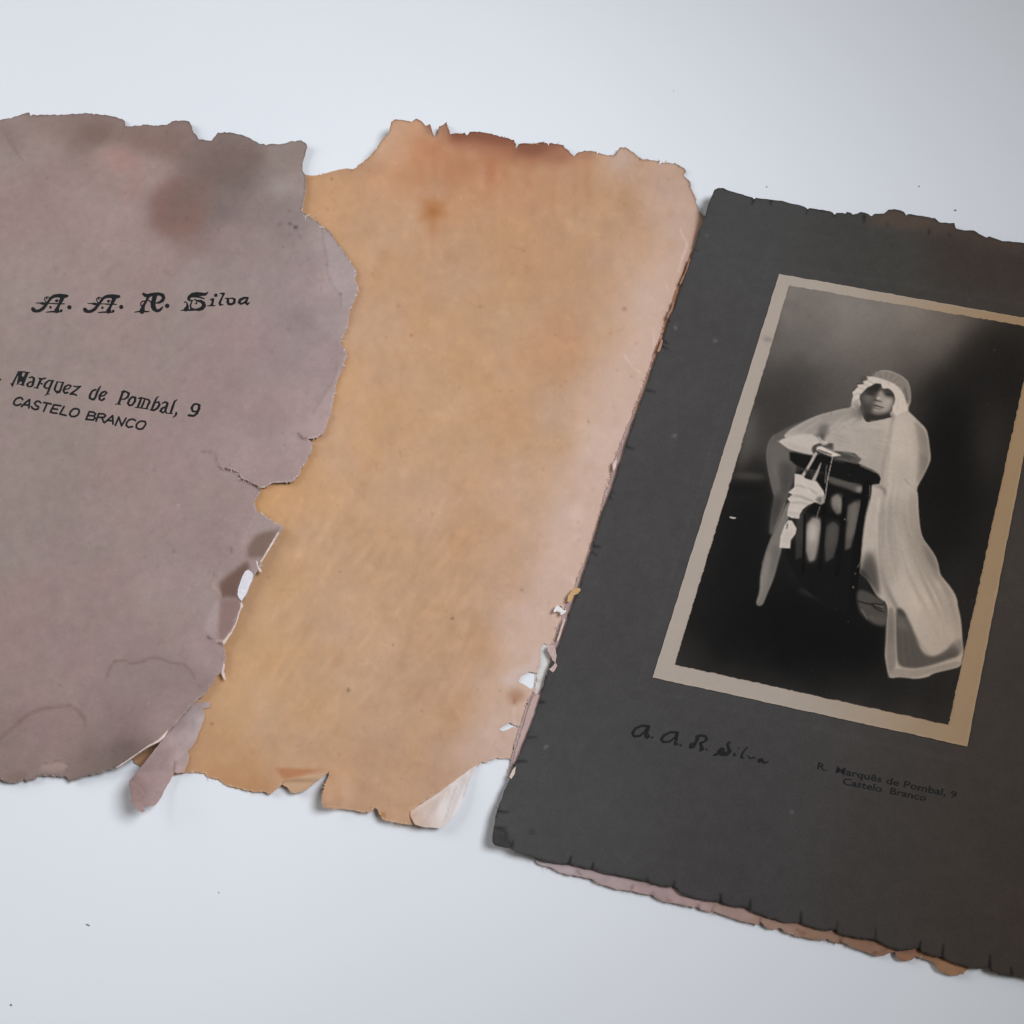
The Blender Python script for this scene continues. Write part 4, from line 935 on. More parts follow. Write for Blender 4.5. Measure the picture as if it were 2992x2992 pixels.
ticks = ([Z(CF, [a, b]) for a, b in (((218,1198),(222,1246)),((388,1232),(384,1284)),((674,1300),(672,1362)),((880,1348),(874,1400)),((1098,1388),(1092,1458)),((1350,1466),(1342,1500)),((1478,1484),(1470,1556)),((1740,1540),(1738,1612)),((1860,1612),(1862,1650)))] +
         [Z(CE, [a, b]) for a, b in (((712,1740),(702,1788)),((840,1776),(830,1816)),((1140,1856),(1148,1888)),((1298,1880),(1290,1914)),((385,1655),(378,1690)),((560,872),(522,880)),((520,1070),(466,1072)),((465,1206),(405,1206)),((360,1494),(292,1488)),((350,1582),(278,1580)))] +
         [Z(CJ, [a, b]) for a, b in (((1012,792),(932,772)),((820,1332),(732,1298)),((1130,335),(1085,305)),((1130,385),(1072,360)),((640,1745),(592,1735)),((610,1800),(580,1775)))] +
         [Z(CK, [a, b]) for a, b in (((1140,320),(1070,305)),((1110,400),(1060,360)),((930,790),(890,775)),((620,1780),(560,1760)))] +
         [Z(CG, [a, b]) for a, b in (((398,188),(406,158)),((502,188),(503,164)),((704,242),(710,216)),((862,258),(863,246)),((1030,290),(1030,255)),((1160,315),(1162,290)),((1395,356),(1398,335)),((1510,370),(1512,355)),((90,450),(60,440)),((60,495),(40,485)))])
for t in ticks:
    kx = abs(math.sin(t[0][0] * 12.9 + t[0][1])); cm_.mix(cm_.stroke([t[0] + (2.0 + 2 * kx,), t[1] + (4.5 + 4 * kx,)], 1.0), (26,25,25), (.7 if t[1][1] > 2480 else .4) + .25 * kx)
cm_.mix(cm_.stroke([p[:2] + (6,) for p in Z(CE, [(300,1585),(340,1600),(345,1640),(370,1680)])], 1.5), (40,38,38), .7)
_m = np.zeros(_sh); sl, mm = cm_.poly(card_outline); _m[sl] = mm
_near = np.clip(2.0 * (1 - blur(_m, 1.7)) - 0.1, 0, 1) * (_m > 0.02)
cm_.a += (np.array((26, 24, 24)) - cm_.a) * (0.8 * _near * np.clip(.75 + .8 * fbm(_sh, 16, 2, 73), 0, 1))[..., None]
# plate mark pressed round the picture and pale dust
for a, b in (((2245,780),(1860,2010)),((1860,2010),(2860,2235)),((2245,768),(3100,905))):
    cm_.mix(cm_.stroke([a + (5,), b + (5,)], 1.5), (88,86,88), .22)
rngm = np.random.default_rng(5)
for _ in range(90):
    x = rngm.uniform(1500, 2950); y = rngm.uniform(600, 2700)
    cm_.mix(cm_.ell(x, y, rngm.uniform(1.2, 2.6), rngm.uniform(1.2, 3), rngm.uniform(0, 3), 1.0), (104,102,102), rngm.uniform(.15, .5))
for x, y, r in ((1596,2186,5),(2090,1000,4),(1975,957,4),(2091,1000,3.5),(1971,1277,4),(2314,2372,4),(2063,688,3)):
    cm_.mix(cm_.ell(x, y, r, r * .8, .5, 1.0), (140,138,136), .8)
cm_.mix(cm_.ell(1557, 2432, 5, 4.5, .5, 1.0), (20,20,20), .95)
tick_pts = []
for t in ticks:
    a, b = np.array(t[0]), np.array(t[1]); d = (b - a) / np.hypot(*(b - a)); nrm = np.array((-d[1], d[0]))
    for s in np.arange(-4, np.hypot(*(b - a)) + 4, 5):
        for o in (-10, -5, -2, 2, 5, 10): tick_pts.append(a + d * s + nrm * o)
mount = thing('mounted_photograph', 'old photograph of a kneeling child in white on a charcoal card mount with notched edges', 'photograph', 2400, 1600)
sheet('mount_card', [rough(card_outline, 0.7, 8, 72)], 9, z_card, 0.0011, lambda x, y: lin(cm_.at(x, y)) * np.array((1.05, 1.01, 0.985)) * 1.06, lin((34,31,30)) * GAIN_R, M_CARD, mount, extra=[np.array(tick_pts)], rings=(4, 9))

fray([card_bottom[::-1], card_left[::-1]], z_card, (40,37,36), 1.0, M_CARD, mount, 160, 3.2, 321)
# cream border paper
cr_q = [(2276.7,800.2),(3067,942),(2826.4,2180.9),(1906.6,1979.4)]
cbord = Canvas(1890, 780, 3090, 2200, 0.4)
cbord.a[:] = (165,150,137)
_sh = cbord.a.shape[:2]
_yy = cbord.y0 + np.arange(cbord.h)[:, None] / cbord.res; _xx = cbord.x0 + np.arange(cbord.w)[None, :] / cbord.res
_t = tone_map(_xx + 0 * _yy, _yy + 0 * _xx)[..., None]
cbord.a *= 1 - _t * (1 - np.array((0.95, 0.84, 0.67)))
cbord.a *= (1 + 0.02 * fbm(_sh, 50, 4, 81))[..., None]
cbord.mix(cbord.ell(2248, 996, 9, 5, .1, 2), (120,106,100), .8)
cbord.mix(cbord.ell(2240, 990, 14, 8, .1, 4), (134,120,112), .5)
_m = np.zeros(_sh); sl, mm = cbord.poly(cr_q); _m[sl] = mm
_near = np.clip(1.9 * (1 - blur(_m, 1.0)) - 0.1, 0, 1) * (_m > 0.02)
cbord.a += (np.array((190, 172, 158)) - cbord.a) * (0.35 * _near)[..., None]
sheet('cream_border', [rough(cr_q, 0.5, 10, 82)], 11, lambda x, y: z_card(x, y) + 0.00035, 0.0003, lambda x, y: lin(cbord.at(x, y)) * 1.20, lin((120,106,96)) * GAIN_R, M_CREAM, mount, rings=(4, 8),
      label='cream paper border round the picture')
# ------------------------------------------------------------------ the photographic print (a flat picture: tones of the silver image)
pr = Canvas(1950, 810, 3050, 2150, 1.0, 1)
def q4(x, y): return (2200 + x / 2.439, 780 + y / 2.439)
def q3(x, y): return (2180 + x / 2.76, 1600 + y / 2.76)
def q2(x, y): return (2200 + x / 3.22, 1200 + y / 3.22)
pr.blobs([q4(*p) + ((g,),) for p, g in (
    ((280,170),106),((450,200),108),((250,330),104),((650,300),110),((900,300),108),((1150,350),112),((1400,400),104),((1550,420),92),((1680,450),62),((1900,450),46),
    ((300,420),96),((600,480),104),((900,520),98),((1200,520),94),((1430,520),90),((1560,560),62),((1750,600),42),((1900,650),40),((200,480),84),((230,560),90),((180,650),82),
    ((450,620),94),((700,640),92),((900,680),84),((1150,640),74),((1350,640),76),((1480,680),46),((1600,800),36),((1850,850),40),((120,800),66),((250,760),62),((400,800),68),((550,800),80),
    ((700,760),80),((1200,780),66),((1320,800),42),((1250,950),48),((1400,1000),31),((1600,1100),34),((1800,1100),46),((1700,1250),52),((150,950),54),((300,950),58),((450,950),72),((600,930),76),
    ((250,1080),58),((100,1080),52),((30,1100),70),((20,1250),66),((60,1200),60),((1400,1250),28),((1550,1400),36),((1750,1400),44),((1350,1600),27),((1550,1700),34),((1650,1800),42),
    ((-20,1420),40),((30,1540),34),((20,1650),28),((-60,1700),30),((1400,1900),28))] +
    [q3(*p) + ((g,),) for p, g in (((50,50),30),((100,700),27),((0,900),34),((-150,850),28),((300,900),22),((600,750),21),((900,800),23),((300,600),22),((-100,1000),46),((200,1030),46),((500,1060),36),((800,1130),40),
    ((400,1180),50),((800,1260),52),((1200,1150),38),((1500,1200),40),((1300,1350),50),((1600,1300),46),((1600,600),40),((1850,200),40),((-350,600),32),((-480,900),40),((-560,960),52))], 1.9, 34)
pr.a[..., 0] = blur(pr.a[..., 0], 16)
PK = (1950, 810, 1.4405)
pr.a *= (1 + 0.07 * fbm(pr.a.shape[:2], 110, 5, 91, .6))[..., None]
pr.a *= (1 - 0.12 * np.clip(fbm(pr.a.shape[:2], 75, 3, 92), 0, 1) * smooth(1300, 1000, pr.y0 + np.arange(pr.h)[:, None] / pr.res) * smooth(2500, 2350, pr.x0 + np.arange(pr.w)[None, :] / pr.res))[..., None]
def chaikin(p, closed, n=2):
    for _ in range(n):
        q = []; m = len(p)
        for i in range(m if closed else m - 1):
            a, b = p[i], p[(i + 1) % m]
            q.append(tuple(.75 * u + .25 * v for u, v in zip(a, b))); q.append(tuple(.25 * u + .75 * v for u, v in zip(a, b)))
        p = q if closed else [p[0]] + q + [p[-1]]
    return p
CLIP = None
def put(mk, g, op):
    if mk is None: return
    sl, m = mk
    pr.mix((sl, m * CLIP[sl] if CLIP is not None else m), (g,), op)
def S(crop, pts, g, soft=1.5, op=1.0, hard=False): put(pr.poly(chaikin(Z(crop, pts), True) if soft >= 1.4 and not hard else Z(crop, pts), soft), g, op)
def T(crop, pts, g, soft=1.0, op=1.0, w=None):
    s = crop[2]
    q = [(p[0], p[1], (p[2] if len(p) > 2 else w / s)) for p in Z(crop, pts)]
    put(pr.stroke(chaikin(q, False) if len(q) > 2 else q, soft), g, op)
def El(crop, cx, cy, rx, ry, g, soft=2.0, op=1.0, ang=0.0):
    x, y = Z(crop, [(cx, cy)])[0]; s = crop[2]
    put(pr.ell(x, y, rx / s, ry / s, ang, soft), g, op)
# backdrop: glow at the top, dark drape with a slanting edge at the right
S(PK, [(560,60),(900,120),(1250,180),(1180,330),(1000,420),(760,330),(600,260)], 112, 60, .4)
S(PK, [(540,50),(700,80),(640,300),(480,300)], 100, 40, .3)
S(PK, [(1300,190),(1520,230),(1520,1000),(1400,1500),(1200,1100),(1120,800),(1080,560),(1060,470),(1150,400),(1230,310)], 34, 26, .62)
S(PK, [(1150,560),(1260,480),(1300,800),(1250,1150),(1150,1000),(1120,760)], 22, 34, .7)
S(PK, [(1290,560),(1420,500),(1420,800),(1360,900),(1290,760)], 60, 34, .4)
S(PK, [(330,560),(420,420),(600,480),(620,560),(480,640),(420,640)], 58, 34, .55)
S(PK, [(100,1500),(300,1250),(700,1350),(900,1500),(900,1720),(400,1700)], 20, 60, .75)
S(PK, [(250,980),(420,900),(440,1200),(350,1400),(200,1350)], 23, 40, .7)
# backdrop: skirting and drape at the left
S(CG, [(310,1700),(480,1710),(480,1740),(300,1735)], 66, 6, .6)
S(CG, [(390,1350),(430,1330),(400,1600),(330,1690),(300,1690)], 92, 12, .5)
S(CH, [(280,150),(460,170),(460,200),(270,185)], 62, 5, .6)
S(CH, [(260,220),(480,230),(480,270),(250,280)], 22, 6, .5)
# floor
T(P3, [(430,340,20),(560,380,50),(720,450,30)], 58, 6, .75)
T(P3, [(350,230,20),(500,280,40),(760,340,30)], 40, 8, .6)
# veil hanging behind the arm, thin and grey
S(P2, [(820,0),(700,30),(560,75),(430,110),(280,185),(200,230),(160,280),(135,350),(130,450),(145,560),(170,680),(200,790),(190,880),(165,1000),(150,1200),(230,1100),(320,850),(400,600),(420,430),(340,380),(600,320),(800,250),(1000,60)], 84, 2.0, 1)
S(P2, [(160,300),(240,290),(340,370),(330,480),(300,640),(240,780),(200,790),(160,600),(140,420)], 92, 6, .7)
S(P2, [(250,470),(340,480),(390,560),(380,700),(290,840),(240,760)], 62, 8, .7)
S(P2, [(200,800),(300,800),(260,950),(200,1080),(150,1200),(165,1000)], 52, 8, .8)
T(P2, [(200,230,10),(160,280,10),(136,350,9),(130,450,8),(146,560,8),(172,680,8),(200,790,7)], 116, 1.0, .5)
T(P2, [(200,520,14),(225,620,14),(250,740,14)], 108, 3, .5)
# long end of the veil falling to the floor at the left
S(P2, [(330,840),(240,1060),(150,1250),(90,1450),(70,1550),(65,1700),(20,1830),(90,1845),(130,1740),(200,1580),(240,1420),(275,1300),(300,1100),(345,1000),(360,900)], 102, 1.6, 1)
S(P2, [(150,1280),(120,1420),(80,1560),(75,1700),(110,1690),(130,1560),(170,1400)], 118, 5, .6)
S(P2, [(190,1250),(260,1300),(220,1450),(160,1600),(180,1440)], 84, 6, .6)
T(P2, [(300,870,10),(220,1080,10),(140,1270,9),(85,1450,8)], 124, 1, .5)
T(P2, [(85,1560,8),(90,1700,8),(40,1800,8)], 128, 1.2, .5)
# dress and veil, main light shape
main_shape = chaikin(Z(P1, [(420,690),(300,700),(120,750),(-40,790),(-200,860),(-330,930),(-480,1020),(-540,1100),(-430,1130),(-180,1060),(-30,1080),(-20,1180),(60,1260),(300,1330),(520,1470),(830,1600),(840,1740),(700,1770),(680,1900),(640,2050),(590,2300),(560,2600),(540,2800),(480,2860),(560,3000),(800,3200),(1000,3400),(1400,3400),(1400,2500),(1345,1850),(1360,1790),(1440,1650),(1500,1530),(1550,1410),(1530,1250),(1510,1080),(1480,980),(1400,900),(1300,800),(1215,720),(1240,640),(1265,560),(1100,400),(900,300),(700,330),(560,420),(470,520),(430,600)]), True)
pr.mix(pr.poly(main_shape, 1.5), (150,))
skirt = Z(P2, [(1110,705),(1250,700),(1545,740),(1555,830),(1555,920),(1565,1050),(1590,1190),(1640,1260),(1700,1340),(1740,1420),(1760,1540),(1800,1590),(1860,1660),(1910,1740),(1932,1830)]) + \
        Z(P3, [(1700,440),(1725,540),(1740,640),(1745,750),(1757,850),(1748,890),(1735,962),(1640,985),(1510,1015),(1470,1045),(1370,1062),(1290,1050),(1230,1045),(1160,1058),(1145,1010),(1130,930),(1120,860),(1130,760),(1135,650),(1140,560),(1140,480),(1118,430)]) + \
        Z(P2, [(1240,1800),(1190,1770),(1150,1720),(1100,1620),(1050,1560),(1000,1520),(985,1470),(1015,1430),(1020,1300),(1040,1150),(1060,1000),(1090,900),(1100,800)])
skirt = chaikin(skirt, True)
pr.mix(pr.poly(skirt, 1.5), (150,))
FIG = np.zeros(pr.a.shape[:2])
for shp in (main_shape, skirt):
    sl, m = pr.poly(shp, 1.5); FIG[sl] = np.maximum(FIG[sl], m)
CLIP = FIG
# translucent veil over the right shoulder and arm
S(P1, [(1300,850),(1480,1000),(1525,1250),(1540,1410),(1430,1650),(1355,1780),(1340,1700),(1370,1400),(1355,1150),(1330,960)], 116, 3, .85)
S(P1, [(1380,1260),(1540,1410),(1440,1640),(1360,1760),(1340,1660),(1370,1440)], 102, 4, .6)
S(P1, [(1350,1000),(1450,1010),(1500,1200),(1400,1260),(1370,1150)], 112, 6, .6)
T(P1, [(1220,730,9),(1300,800,9),(1400,895,9),(1480,985,9),(1510,1080,9),(1530,1250,9),(1550,1410,9),(1500,1530,8),(1440,1650,8),(1360,1790,8)], 160, .8, .35)
T(P1, [(1350,1150,8),(1370,1400,8),(1345,1680,8)], 152, 2, .5)
T(P1, [(1370,1280,8),(1450,1340,8),(1540,1410,8)], 140, 2, .5)
# cloth modelling: soft gathers running down the veil and the skirt
def lerp_line(A_, B_, t): return [(a[0] + (b[0] - a[0]) * t, a[1] + (b[1] - a[1]) * t) for a, b in zip(A_, B_)]
left_line = [(930,640),(905,880),(884,1000),(872,1150),(890,1290),(930,1380),(1000,1490),(1075,1590)]
right_line = [(1060,640),(1075,780),(1055,900),(1068,1050),(1140,1210),(1215,1340),(1238,1450),(1240,1570)]
S(PK, [(930,600),(1040,600),(1060,900),(1010,1000),(930,960)], 158, 18, .55)
S(PK, [(1000,1180),(1120,1220),(1220,1420),(1200,1520),(1100,1570),(1030,1440),(980,1300)], 162, 22, .7)
S(PK, [(900,1000),(960,1000),(980,1250),(940,1330),(900,1280)], 150, 14, .5)
S(PK, [(800,900),(890,900),(870,1100),(820,1180),(808,1050)], 150, 12, .5)
S(PK, [(1050,900),(1065,1060),(1120,1160),(1090,1230),(1000,1080),(1010,950)], 128, 16, .6)
rngf = np.random.default_rng(77)
for k in range(26):
    t = rngf.uniform(0.02, .98); d = rngf.uniform(-.08, .08)
    ln = lerp_line(left_line, right_line, t)
    i0 = rngf.integers(0, 4); i1 = rngf.integers(i0 + 2, len(ln) + 1)
    w0 = rngf.uniform(5, 16)
    pts = [(p[0] + d * 60 * q, p[1], w0 * (0.4 + 0.6 * math.sin(math.pi * (q + .5) / (i1 - i0)))) for q, p in enumerate(ln[i0:i1])]
    T(PK, pts, 172 if rngf.random() < .45 else 104, rngf.uniform(2.0, 5), rngf.uniform(.22, .5))
# chest and shoulder
S(PK, [(470,680),(560,610),(690,560),(800,555),(830,600),(760,640),(680,640),(640,700),(560,650)], 118, 8, .75)
S(PK, [(690,640),(760,600),(840,620),(920,620),(905,760),(900,860),(800,790),(700,740),(660,690)], 134, 9, .8)
T(PK, [(948,600,12),(930,700,16),(908,800,16),(900,880,12)], 108, 4, .6)
S(PK, [(950,590),(1030,600),(1050,760),(1045,880),(1000,960),(930,940),(915,820)], 160, 9, .7)
S(PK, [(885,960),(985,980),(990,1150),(960,1300),(900,1290),(880,1120)], 134, 8, .6)
T(PK, [(890,930,6),(880,1050,8),(882,1180,8),(905,1330,6)], 166, 2.0, .6)
S(PK, [(812,900),(885,910),(872,1090),(850,1150),(815,1150)], 146, 6, .7)
S(PK, [(1060,1040),(1130,1170),(1160,1290),(1100,1260),(1040,1120)], 118, 8, .65)
S(PK, [(1150,1290),(1215,1340),(1238,1460),(1238,1560),(1200,1480),(1170,1380)], 126, 8, .6)
T(PK, [(1000,1000,10),(1030,1150,12),(1090,1300,14),(1150,1430,10)], 112, 4, .5)
T(PK, [(960,1010,8),(980,1180,10),(1030,1330,12),(1080,1450,8)], 172, 4, .45)
S(PK, [(690,590),(830,600),(900,640),(900,780),(780,760),(690,700)], 150, 16, .4)
S(PK, [(560,600),(690,560),(780,560),(720,620),(600,650)], 122, 10, .3)
for k in range(14):
    x = 600 + rngf.uniform(0, 260); y = 575 + rngf.uniform(0, 60)
    T(PK, [(x, y, 4), (x - rngf.uniform(20, 60), y + rngf.uniform(14, 34), 8), (x - rngf.uniform(60, 110), y + rngf.uniform(26, 52), 4)], 164 if k % 2 else 112, 2.5, .3)
for k in range(16):
    x = rngf.uniform(700, 880); y = rngf.uniform(620, 800)
    T(PK, [(x, y, 4), (x + rngf.uniform(20, 50), y + rngf.uniform(4, 18), 7), (x + rngf.uniform(60, 90), y + rngf.uniform(6, 26), 3)], 168 if k % 2 else 120, 2.2, .3)
# folds
S(P2, [(1000,1500),(1040,1400),(1110,1320),(1180,1480),(1200,1700),(1190,1770),(1100,1630),(1030,1560)], 66, 7, .85)
S(P2, [(1020,1480),(1080,1560),(1140,1680),(1190,1760),(1120,1640),(1040,1570),(990,1520)], 36, 4, .8)
S(P2, [(1040,1350),(1110,1300),(1140,1400),(1080,1430)], 100, 9, .8)
T(P2, [(1160,1000,16),(1190,1300,20),(1195,1550,20),(1215,1760,16)], 156, 4, .45)
T(P2, [(1130,820,14),(1080,1100,14),(1040,1350,10)], 154, 4, .5)
T(P2, [(1120,705,8),(1190,712,18),(1240,745,30),(1245,790,14)], 92, 3, .75)
T(P2, [(1420,640,6),(1450,665,10),(1475,705,6)], 108, 1.5, .7)
T(P2, [(1355,825,10)], 90, 1.5, .7)
S(P2, [(1250,780),(1500,700),(1540,900),(1560,1100),(1300,1100)], 134, 22, .6)
S(P2, [(1320,1150),(1560,1150),(1640,1300),(1700,1600),(1500,1700),(1400,1400)], 136, 24, .6)
S(P2, [(1600,1250),(1660,1300),(1735,1420),(1750,1540),(1680,1460),(1630,1380)], 108, 5, .85)
S(P2, [(1660,1440),(1760,1560),(1850,1680),(1900,1780),(1800,1680)], 118, 5, .6)
T(P2, [(1590,1190,8),(1700,1340,8),(1740,1420,8),(1760,1540,8),(1860,1660,8),(1915,1745,8)], 160, .9, .35)
T(P3, [(1690,400,8),(1725,540,8),(1742,640,8),(1748,750,8),(1754,850,7)], 158, .9, .35)
T(P2, [(1548,760,7),(1556,920,7),(1566,1050,7),(1590,1190,7)], 156, .9, .35)
# bodice
S(P1, [(-30,940),(80,900),(110,960),(70,1020),(150,1000),(60,1090),(20,1150),(-10,1090),(-60,1060)], 96, 4, .85)
S(P1, [(-20,1050),(40,1040),(30,1130),(-5,1110)], 52, 4, .7)
for k in range(9):
    T(P1, [(150 + k * 14, 1010 + k * 34, 8), (260 + k * 10, 1060 + k * 32, 12), (400, 1110 + k * 26, 8)], 118 if k % 2 else 156, 2.2, .5)
S(P1, [(160,1020),(300,1050),(380,1150),(260,1160)], 122, 10, .6)
S(P1, [(80,860),(300,820),(500,860),(600,960),(400,1000),(150,960)], 150, 14, .3)
S(P1, [(440,1100),(700,1050),(760,1180),(560,1250)], 138, 16, .6)
S(P1, [(820,1240),(930,1250),(950,1460),(840,1480)], 134, 16, .6)
S(P1, [(1000,900),(1200,850),(1300,1100),(1250,1300),(1050,1200)], 150, 20, .5)
S(P1, [(950,1500),(1200,1350),(1330,1700),(1000,1800)], 132, 22, .6)
T(P1, [(140,740,14),(138,780,10)], 84, 1, .6)
T(P1, [(400,700,30),(480,760,60),(560,820,40)], 104, 6, .7)
S(P1, [(-40,800),(200,740),(400,700),(470,780),(300,860),(60,880)], 124, 10, .5)
T(P1, [(-470,1005,9),(-330,915,9),(-150,830,9),(0,775,9),(200,725,8),(380,685,8)], 150, 1, .6)
CLIP = None
# sleeve
S(P2, [(235,285),(330,250),(450,225),(560,222),(620,248),(658,300),(605,312),(562,335),(550,380),(572,420),(500,408),(420,388),(350,368),(285,325)], 152, 1.5)
S(P2, [(260,295),(360,350),(450,380),(540,400),(540,370),(440,340),(340,310)], 134, 5, .7)
S(P2, [(560,222),(640,230),(680,260),(665,300),(640,280),(610,245)], 80, 3, .8)
T(P2, [(235,285,8),(300,320,8),(345,362,8)], 156, 1.2, .6)
T(P2, [(600,300,10),(565,325,10),(548,370,10),(565,415,10),(575,430,8)], 170, .9, .85)
T(P2, [(620,245,8),(650,280,8),(670,300,10),(720,310,8),(750,295,6)], 168, 1, .8)
# kneeler: dark panel with lit gaps between the spindles
S(P2, [(420,540),(700,600),(1110,690),(1085,900),(1050,1000),(1015,1300),(1010,1430),(960,1560),(950,1932),(700,1850),(450,1650),(350,1450),(300,1300),(360,1220),(420,1100),(440,980),(600,860),(400,700)], 25, 2.5)
S(P2, [(690,605),(860,650),(1038,700),(1030,772),(980,780),(900,735),(700,680)], 80, 3, .95)
S(P2, [(960,720),(1035,705),(1030,770),(985,780)], 124, 3, .8)
S(P2, [(470,520),(560,560),(640,600),(560,650),(490,620)], 62, 5, .7)
S(P2, [(750,800),(800,785),(850,850),(845,930),(825,985),(780,950),(730,890)], 108, 4, .95)
T(P2, [(820,800,30),(830,900,34),(820,970,20)], 128, 5, .6)
S(P2, [(915,880),(1000,835),(1008,900),(995,1020),(950,1180),(880,1230),(895,1010)], 92, 5, .95)
T(P2, [(1003,845,10),(1000,960,12),(985,1060,10)], 140, 2, .7)
S(P2, [(540,1020),(600,995),(645,1030),(640,1200),(600,1400),(545,1420),(505,1300),(500,1160)], 118, 6, .95)
S(P2, [(520,1100),(600,1040),(610,1180),(560,1250),(515,1220)], 142, 8, .7)
S(P2, [(505,1300),(600,1300),(590,1420),(500,1430)], 64, 10, .7)
S(P2, [(700,1060),(800,1040),(810,1150),(770,1300),(700,1330),(680,1200)], 70, 7, .9)
S(P2, [(700,1260),(780,1240),(720,1420),(660,1440)], 48, 8, .8)
S(P2, [(430,960),(500,900),(500,1050),(480,1250),(420,1280),(420,1100)], 54, 9, .85)
S(P2, [(560,900),(700,880),(900,980),(900,1050),(700,1000),(560,960)], 24, 7, .8)
S(PK, [(588,1040),(612,1012),(642,1020),(650,1060),(640,1120),(622,1190),(598,1200),(584,1150)], 128, 2.0, .75, True)
S(PK, [(592,1050),(615,1030),(630,1060),(622,1110),(600,1120)], 152, 5, .7)
S(PK, [(668,1050),(700,1030),(722,1050),(718,1110),(700,1180),(668,1200),(662,1120)], 74, 2.0, .7, True)
S(PK, [(692,930),(718,912),(738,950),(735,990),(715,1000),(695,975)], 112, 2.0, .7, True)
S(PK, [(762,960),(798,945),(800,990),(792,1060),(772,1140),(748,1150),(752,1040)], 96, 2.0, .75, True)
S(PK, [(546,1010),(575,985),(578,1080),(566,1180),(540,1190),(540,1090)], 58, 2.5, .7, True)
T(PK, [(578,1000,10),(576,1100,12),(572,1240,12)], 18, 1.5, .8)
T(PK, [(660,960,16),(654,1080,18),(640,1230,16)], 18, 1.5, .85)
T(PK, [(742,930,14),(742,1010,22),(730,1120,20),(712,1250,18)], 18, 1.5, .85)
T(PK, [(590,985,8),(660,1000,10),(745,1015,12)], 20, 1.5, .7)
T(P2, [(865,1022,16)], 130, 1, .8)
T(P2, [(870,1050,34),(830,1250,40),(780,1480,40)], 24, 3, .8)
T(P2, [(680,1000,34),(650,1200,40),(610,1450,40)], 25, 4, .8)
S(P2, [(345,390),(400,400),(570,430),(640,410),(760,450),(1000,510),(1110,560),(1190,600),(1207,640),(1190,692),(1110,697),(900,672),(750,622),(600,562),(480,545),(400,510),(350,465)], 26, 1.3)
T(P2, [(1010,515,8),(1100,557,8),(1192,598,8),(1210,640,8),(1196,690,7)], 156, .8, .6)
T(P2, [(1075,700,84),(1070,780,90),(1050,880,76),(1030,960,70),(1000,1150,74),(985,1300,80),(965,1480,86),(945,1650,80),(930,1900,80)], 22, 1.4)
T(P2, [(960,800,46),(1030,800,40)], 22, 2, .9)
T(P2, [(1072,805,10)], 84, 1, .8); T(P2, [(962,1532,14)], 120, 1, .8); T(P2, [(944,1660,16)], 132, 1, .8)
T(P2, [(1100,700,6),(1098,790,6),(1085,885,8),(1068,930,6),(1050,1050,6),(1030,1200,6),(1020,1350,6),(1012,1430,6),(985,1470,8)], 158, .8, .55)
# cushion and shoe under the hem
S(P3, [(890,340),(960,345),(1060,400),(1118,440),(1140,500),(1135,640),(1040,622),(960,570),(905,500)], 72, 3)
S(P3, [(1000,470),(1060,490),(1110,510),(1080,450),(1010,450)], 40, 2, .8)
T(P3, [(900,430,8),(980,455,10),(1110,460,8)], 24, 1, .9)
T(P3, [(1030,480,8),(1060,505,8),(1110,520,8)], 26, 1, .8)
T(P3, [(1040,460,10),(1100,480,12)], 116, 1.5, .7); T(P3, [(930,500,8),(950,525,8),(975,575,8)], 118, 1.5, .7); T(P3, [(1000,560,14),(1030,570,10)], 96, 2, .7)
S(P3, [(960,540),(1130,560),(1130,630),(1030,610)], 84, 6, .6)
# clear end of the veil over the floor
S(P3, [(1212,482),(1265,498),(1320,600),(1372,720),(1420,850),(1500,886),(1600,842),(1670,765),(1690,790),(1740,870),(1600,915),(1480,958),(1345,983),(1222,958),(1208,800),(1202,640)], 74, 3.0, .9)
for k in range(8):
    T(P3, [(1230 + k * 24, 640 + k * 26, 8), (1235 + k * 30, 820 + k * 12, 14), (1240 + k * 34, 950, 8)], 96 if k % 2 else 54, 4, .3)
S(P3, [(1215,540),(1290,580),(1340,670),(1240,670),(1210,620)], 96, 5, .75)
S(P3, [(1215,490),(1270,505),(1300,570),(1230,540)], 64, 3, .7)
S(P3, [(1640,800),(1690,740),(1745,740),(1750,850),(1720,870),(1680,820)], 104, 4, .7)
S(P3, [(1640,860),(1680,780),(1720,870)], 92, 4, .6)
S(P3, [(1140,480),(1200,480),(1205,800),(1215,955),(1160,1050),(1130,920),(1125,820)], 112, 3, .9)
S(P3, [(1150,560),(1190,560),(1195,780),(1150,800)], 96, 6, .5)
T(P3, [(1204,560,9),(1206,800,9),(1218,958,9)], 142, 1.2, .5)
T(P3, [(1222,958,8),(1345,984,8),(1480,960,8),(1740,890,8)], 140, 1.2, .45)
T(P3, [(1142,560,7),(1132,760,7),(1122,860,7),(1132,940,7),(1150,1050,7)], 140, 1.2, .4)
S(P3, [(1160,1050),(1150,1000),(1215,970),(1345,995),(1480,970),(1735,905),(1730,960),(1510,1010),(1370,1055),(1230,1040)], 126, 2.5, .85)
S(P3, [(1380,500),(1560,450),(1660,600),(1700,760),(1600,830),(1490,860),(1430,780),(1370,640)], 146, 10, .7)
